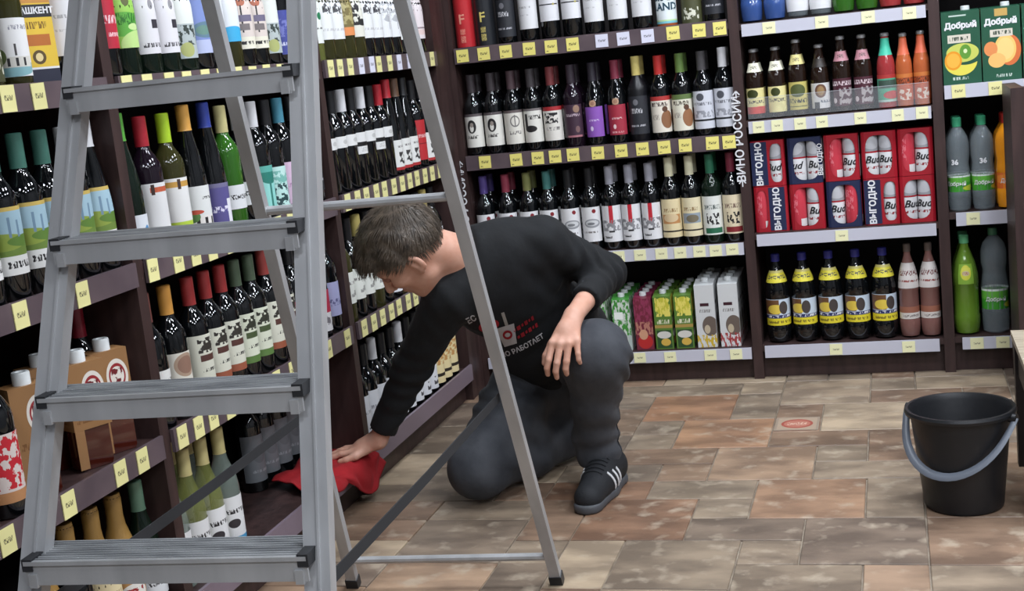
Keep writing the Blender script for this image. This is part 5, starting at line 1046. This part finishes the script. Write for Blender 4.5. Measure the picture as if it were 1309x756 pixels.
# shoes
def shoe(name, heel, toe, ank, label, parent=MAN):
    heel, toe, ank = map(np.array, (heel, toe, ank)); d = nv(toe - heel); sd = np.cross((0, 0, 1), d); up = np.array((0, 0, 1.)); L = np.linalg.norm(toe - heel)
    a = lambda t, s_, z: heel + d * L * t + sd * s_ + up * z
    s = Sdf(); s.cap(a(.13, 0, .05), a(.45, 0, .052), .042, .042, .03).cap(a(.45, 0, .046), a(.84, .004, .036), .046, .04, .03).cap(a(.18, 0, .075), ank + up * .015, .042, .044, .03, (a(.2, 0, .112), up)).cap(a(.35, 0, .075), a(.6, 0, .05), .036, .034, .03)
    u = link('shoe', s.mesh('shoe', .0045, None, [(a(0, 0, .018), -up)]), mat('black_trainer_mesh', (26, 28, 32), .75, bump=(250, .3, (1, 1, 1))), parent)
    u['label'] = label
    t = Sdf().cap(a(.11, 0, .012), a(.45, 0, .012), .040, .042, .03).cap(a(.45, 0, .012), a(.86, .004, .014), .044, .041, .03)
    link('sole', t.mesh('sole', .0045, None, [(a(0, 0, .001), -up), (a(0, 0, .026), up)]), mat('grey_rubber', (74, 76, 80), .6), u)
    bvh = BVHTree.FromPolygons([v.co for v in u.data.vertices], [tuple(p.vertices) for p in u.data.polygons])
    for side in (-1, 1):
        for k in range(3):
            pts = []
            for j in range(6):
                z = .03 + .052 * j / 5; t_ = .36 + .075 * k + .07 * j / 5
                o = a(t_, side * .12, z); hit = bvh.ray_cast(Vector(o), Vector(-side * sd))
                if hit[0] is not None: pts.append(hit[0] + hit[1] * .0012)
            if len(pts) > 1:
                m = MB()
                for p, q in zip(pts[:-1], pts[1:]): m.beam(p, q, Vector(d), .009, .002)
                m.build('stripe', mat('white_stripe', (214, 216, 218), .5), u)
    for k in range(5):
        t_ = .42 + .055 * k; m = MB(); pts = []
        for j in range(7):
            o = a(t_, -.028 + .056 * j / 6, .2); hit = bvh.ray_cast(Vector(o), Vector((0, 0, -1)))
            if hit[0] is not None: pts.append(hit[0] + Vector((0, 0, .002)))
        if len(pts) > 2: m.tube(pts, .0028, 6).build('lace', mat('black_lace', (34, 36, 40), .8), u, True)
shoe('shoe', (-.832, 3.698, 0), (-.875, 3.386, 0), (-.858, 3.63, .10), 'black trainer with white stripes, planted on the floor')
# the folded leg's shoe, toes on the ground behind
def rear_shoe():
    s = Sdf().cap((-1.02, 3.93, .085), (-.985, 4.02, .045), .042, .044, .03).cap((-.985, 4.02, .045), (-.965, 4.075, .032), .042, .03, .03)
    o = link('shoe', s.mesh('shoe', .005, None, [((0, 0, .001), (0, 0, -1))]), MATS['black_trainer_mesh'], MAN); o['label'] = 'black trainer of the folded leg'
rear_shoe()
# chest print, laid onto the shirt's surface
bvh = BVHTree.FromPolygons([v.co for v in shm.vertices], [tuple(p.vertices) for p in shm.polygons])
c0 = Vector((-1.035, 3.60, .50)); view = (Vector((0, 0, CAM_H)) - c0).normalized()
e1 = Vector((.93, .30, .19)); e1 = (e1 - view * e1.dot(view)).normalized(); e2 = view.cross(e1).normalized()
c0 = c0 - e1 * .062 + e2 * .003
def decal(name, pts2, faces, m, parent=SH, lift=.003):
    vs = []
    for a, b in pts2:
        o = c0 + e1 * a + e2 * b + view * .6; hit = bvh.ray_cast(o, -view)
        if hit[0] is None: return None
        vs.append(hit[0] + view * lift)
    return MB().add(vs, faces).build(name, m, parent)
def quadgrid(x0, x1, y0, y1, n=6, taper=0.0, cx=None):
    pts = []; fs = []
    for j in range(n + 1):
        for i in range(n + 1):
            v = j / n; x = x0 + (x1 - x0) * i / n; mid = (x0 + x1) / 2; pts.append((mid + (x - mid) * (1 + taper * v), y0 + (y1 - y0) * v))
    for j in range(n):
        for i in range(n): a = j * (n + 1) + i; fs.append((a, a + 1, a + n + 2, a + n + 1))
    return pts, fs
def disc(cx_, cy_, rx, ry, n=24):
    return [(cx_, cy_)] + [(cx_ + rx * math.cos(2 * PI * k / n), cy_ + ry * math.sin(2 * PI * k / n)) for k in range(n)], [(0, k + 1, (k + 1) % n + 1) for k in range(n)]
pw = mat('white_shirt_print', (196, 196, 200), .8); pr_ = mat('red_shirt_print', (158, 28, 40), .8)
decal('print_saucer', *disc(-.042, .026, .03, .016), pr_)
decal('print_cup', *quadgrid(-.02, .018, -.045, .012, 5, .5), pw)
decal('print_cup_mark', *disc(0, -.014, .014, .013), pr_, lift=.0045)
decal('print_cup_eye', *disc(0, -.014, .008, .006), pw, lift=.006)
decal('print_straw', *quadgrid(.002, .011, .012, .05, 4), mat('pale_shirt_print', (150, 146, 140), .8))
def text_decal(body, size, a0, b0, bend, m, rot=0.0, name='print_lettering'):
    me = text_mesh(body, size, size * .03)
    pts = []
    for v in me.vertices:
        x, y = v.co.x, v.co.z; y += bend * x * x; pts.append((a0 + x * math.cos(rot) - y * math.sin(rot), b0 + x * math.sin(rot) + y * math.cos(rot)))
    decal(name, pts, [tuple(p.vertices) for p in me.polygons], m)
text_decal('НО РАБОТАЕТ', .0195, .03, -.062, 1.2, pw, .16)
text_decal('ЕС', .021, -.082, .056, 0, pw, .2)
for k, (a0, b0, w_) in enumerate(((.05, .002, .06), (.055, -.02, .06))):       # two rows of small red print
    x = a0 - w_ / 2
    i = 0
    while x < a0 + w_ / 2:
        l = [.007, .011, .006, .009, .005][i % 5]; hh = .005 + .002 * (i % 2); yy = b0 + (x - a0) * .3
        decal('print_mark', [(x, yy - hh), (x + l, yy - hh + .002), (x + l, yy + hh), (x, yy + hh - .003)], [(0, 1, 2, 3)], pr_); x += l + .004; i += 1
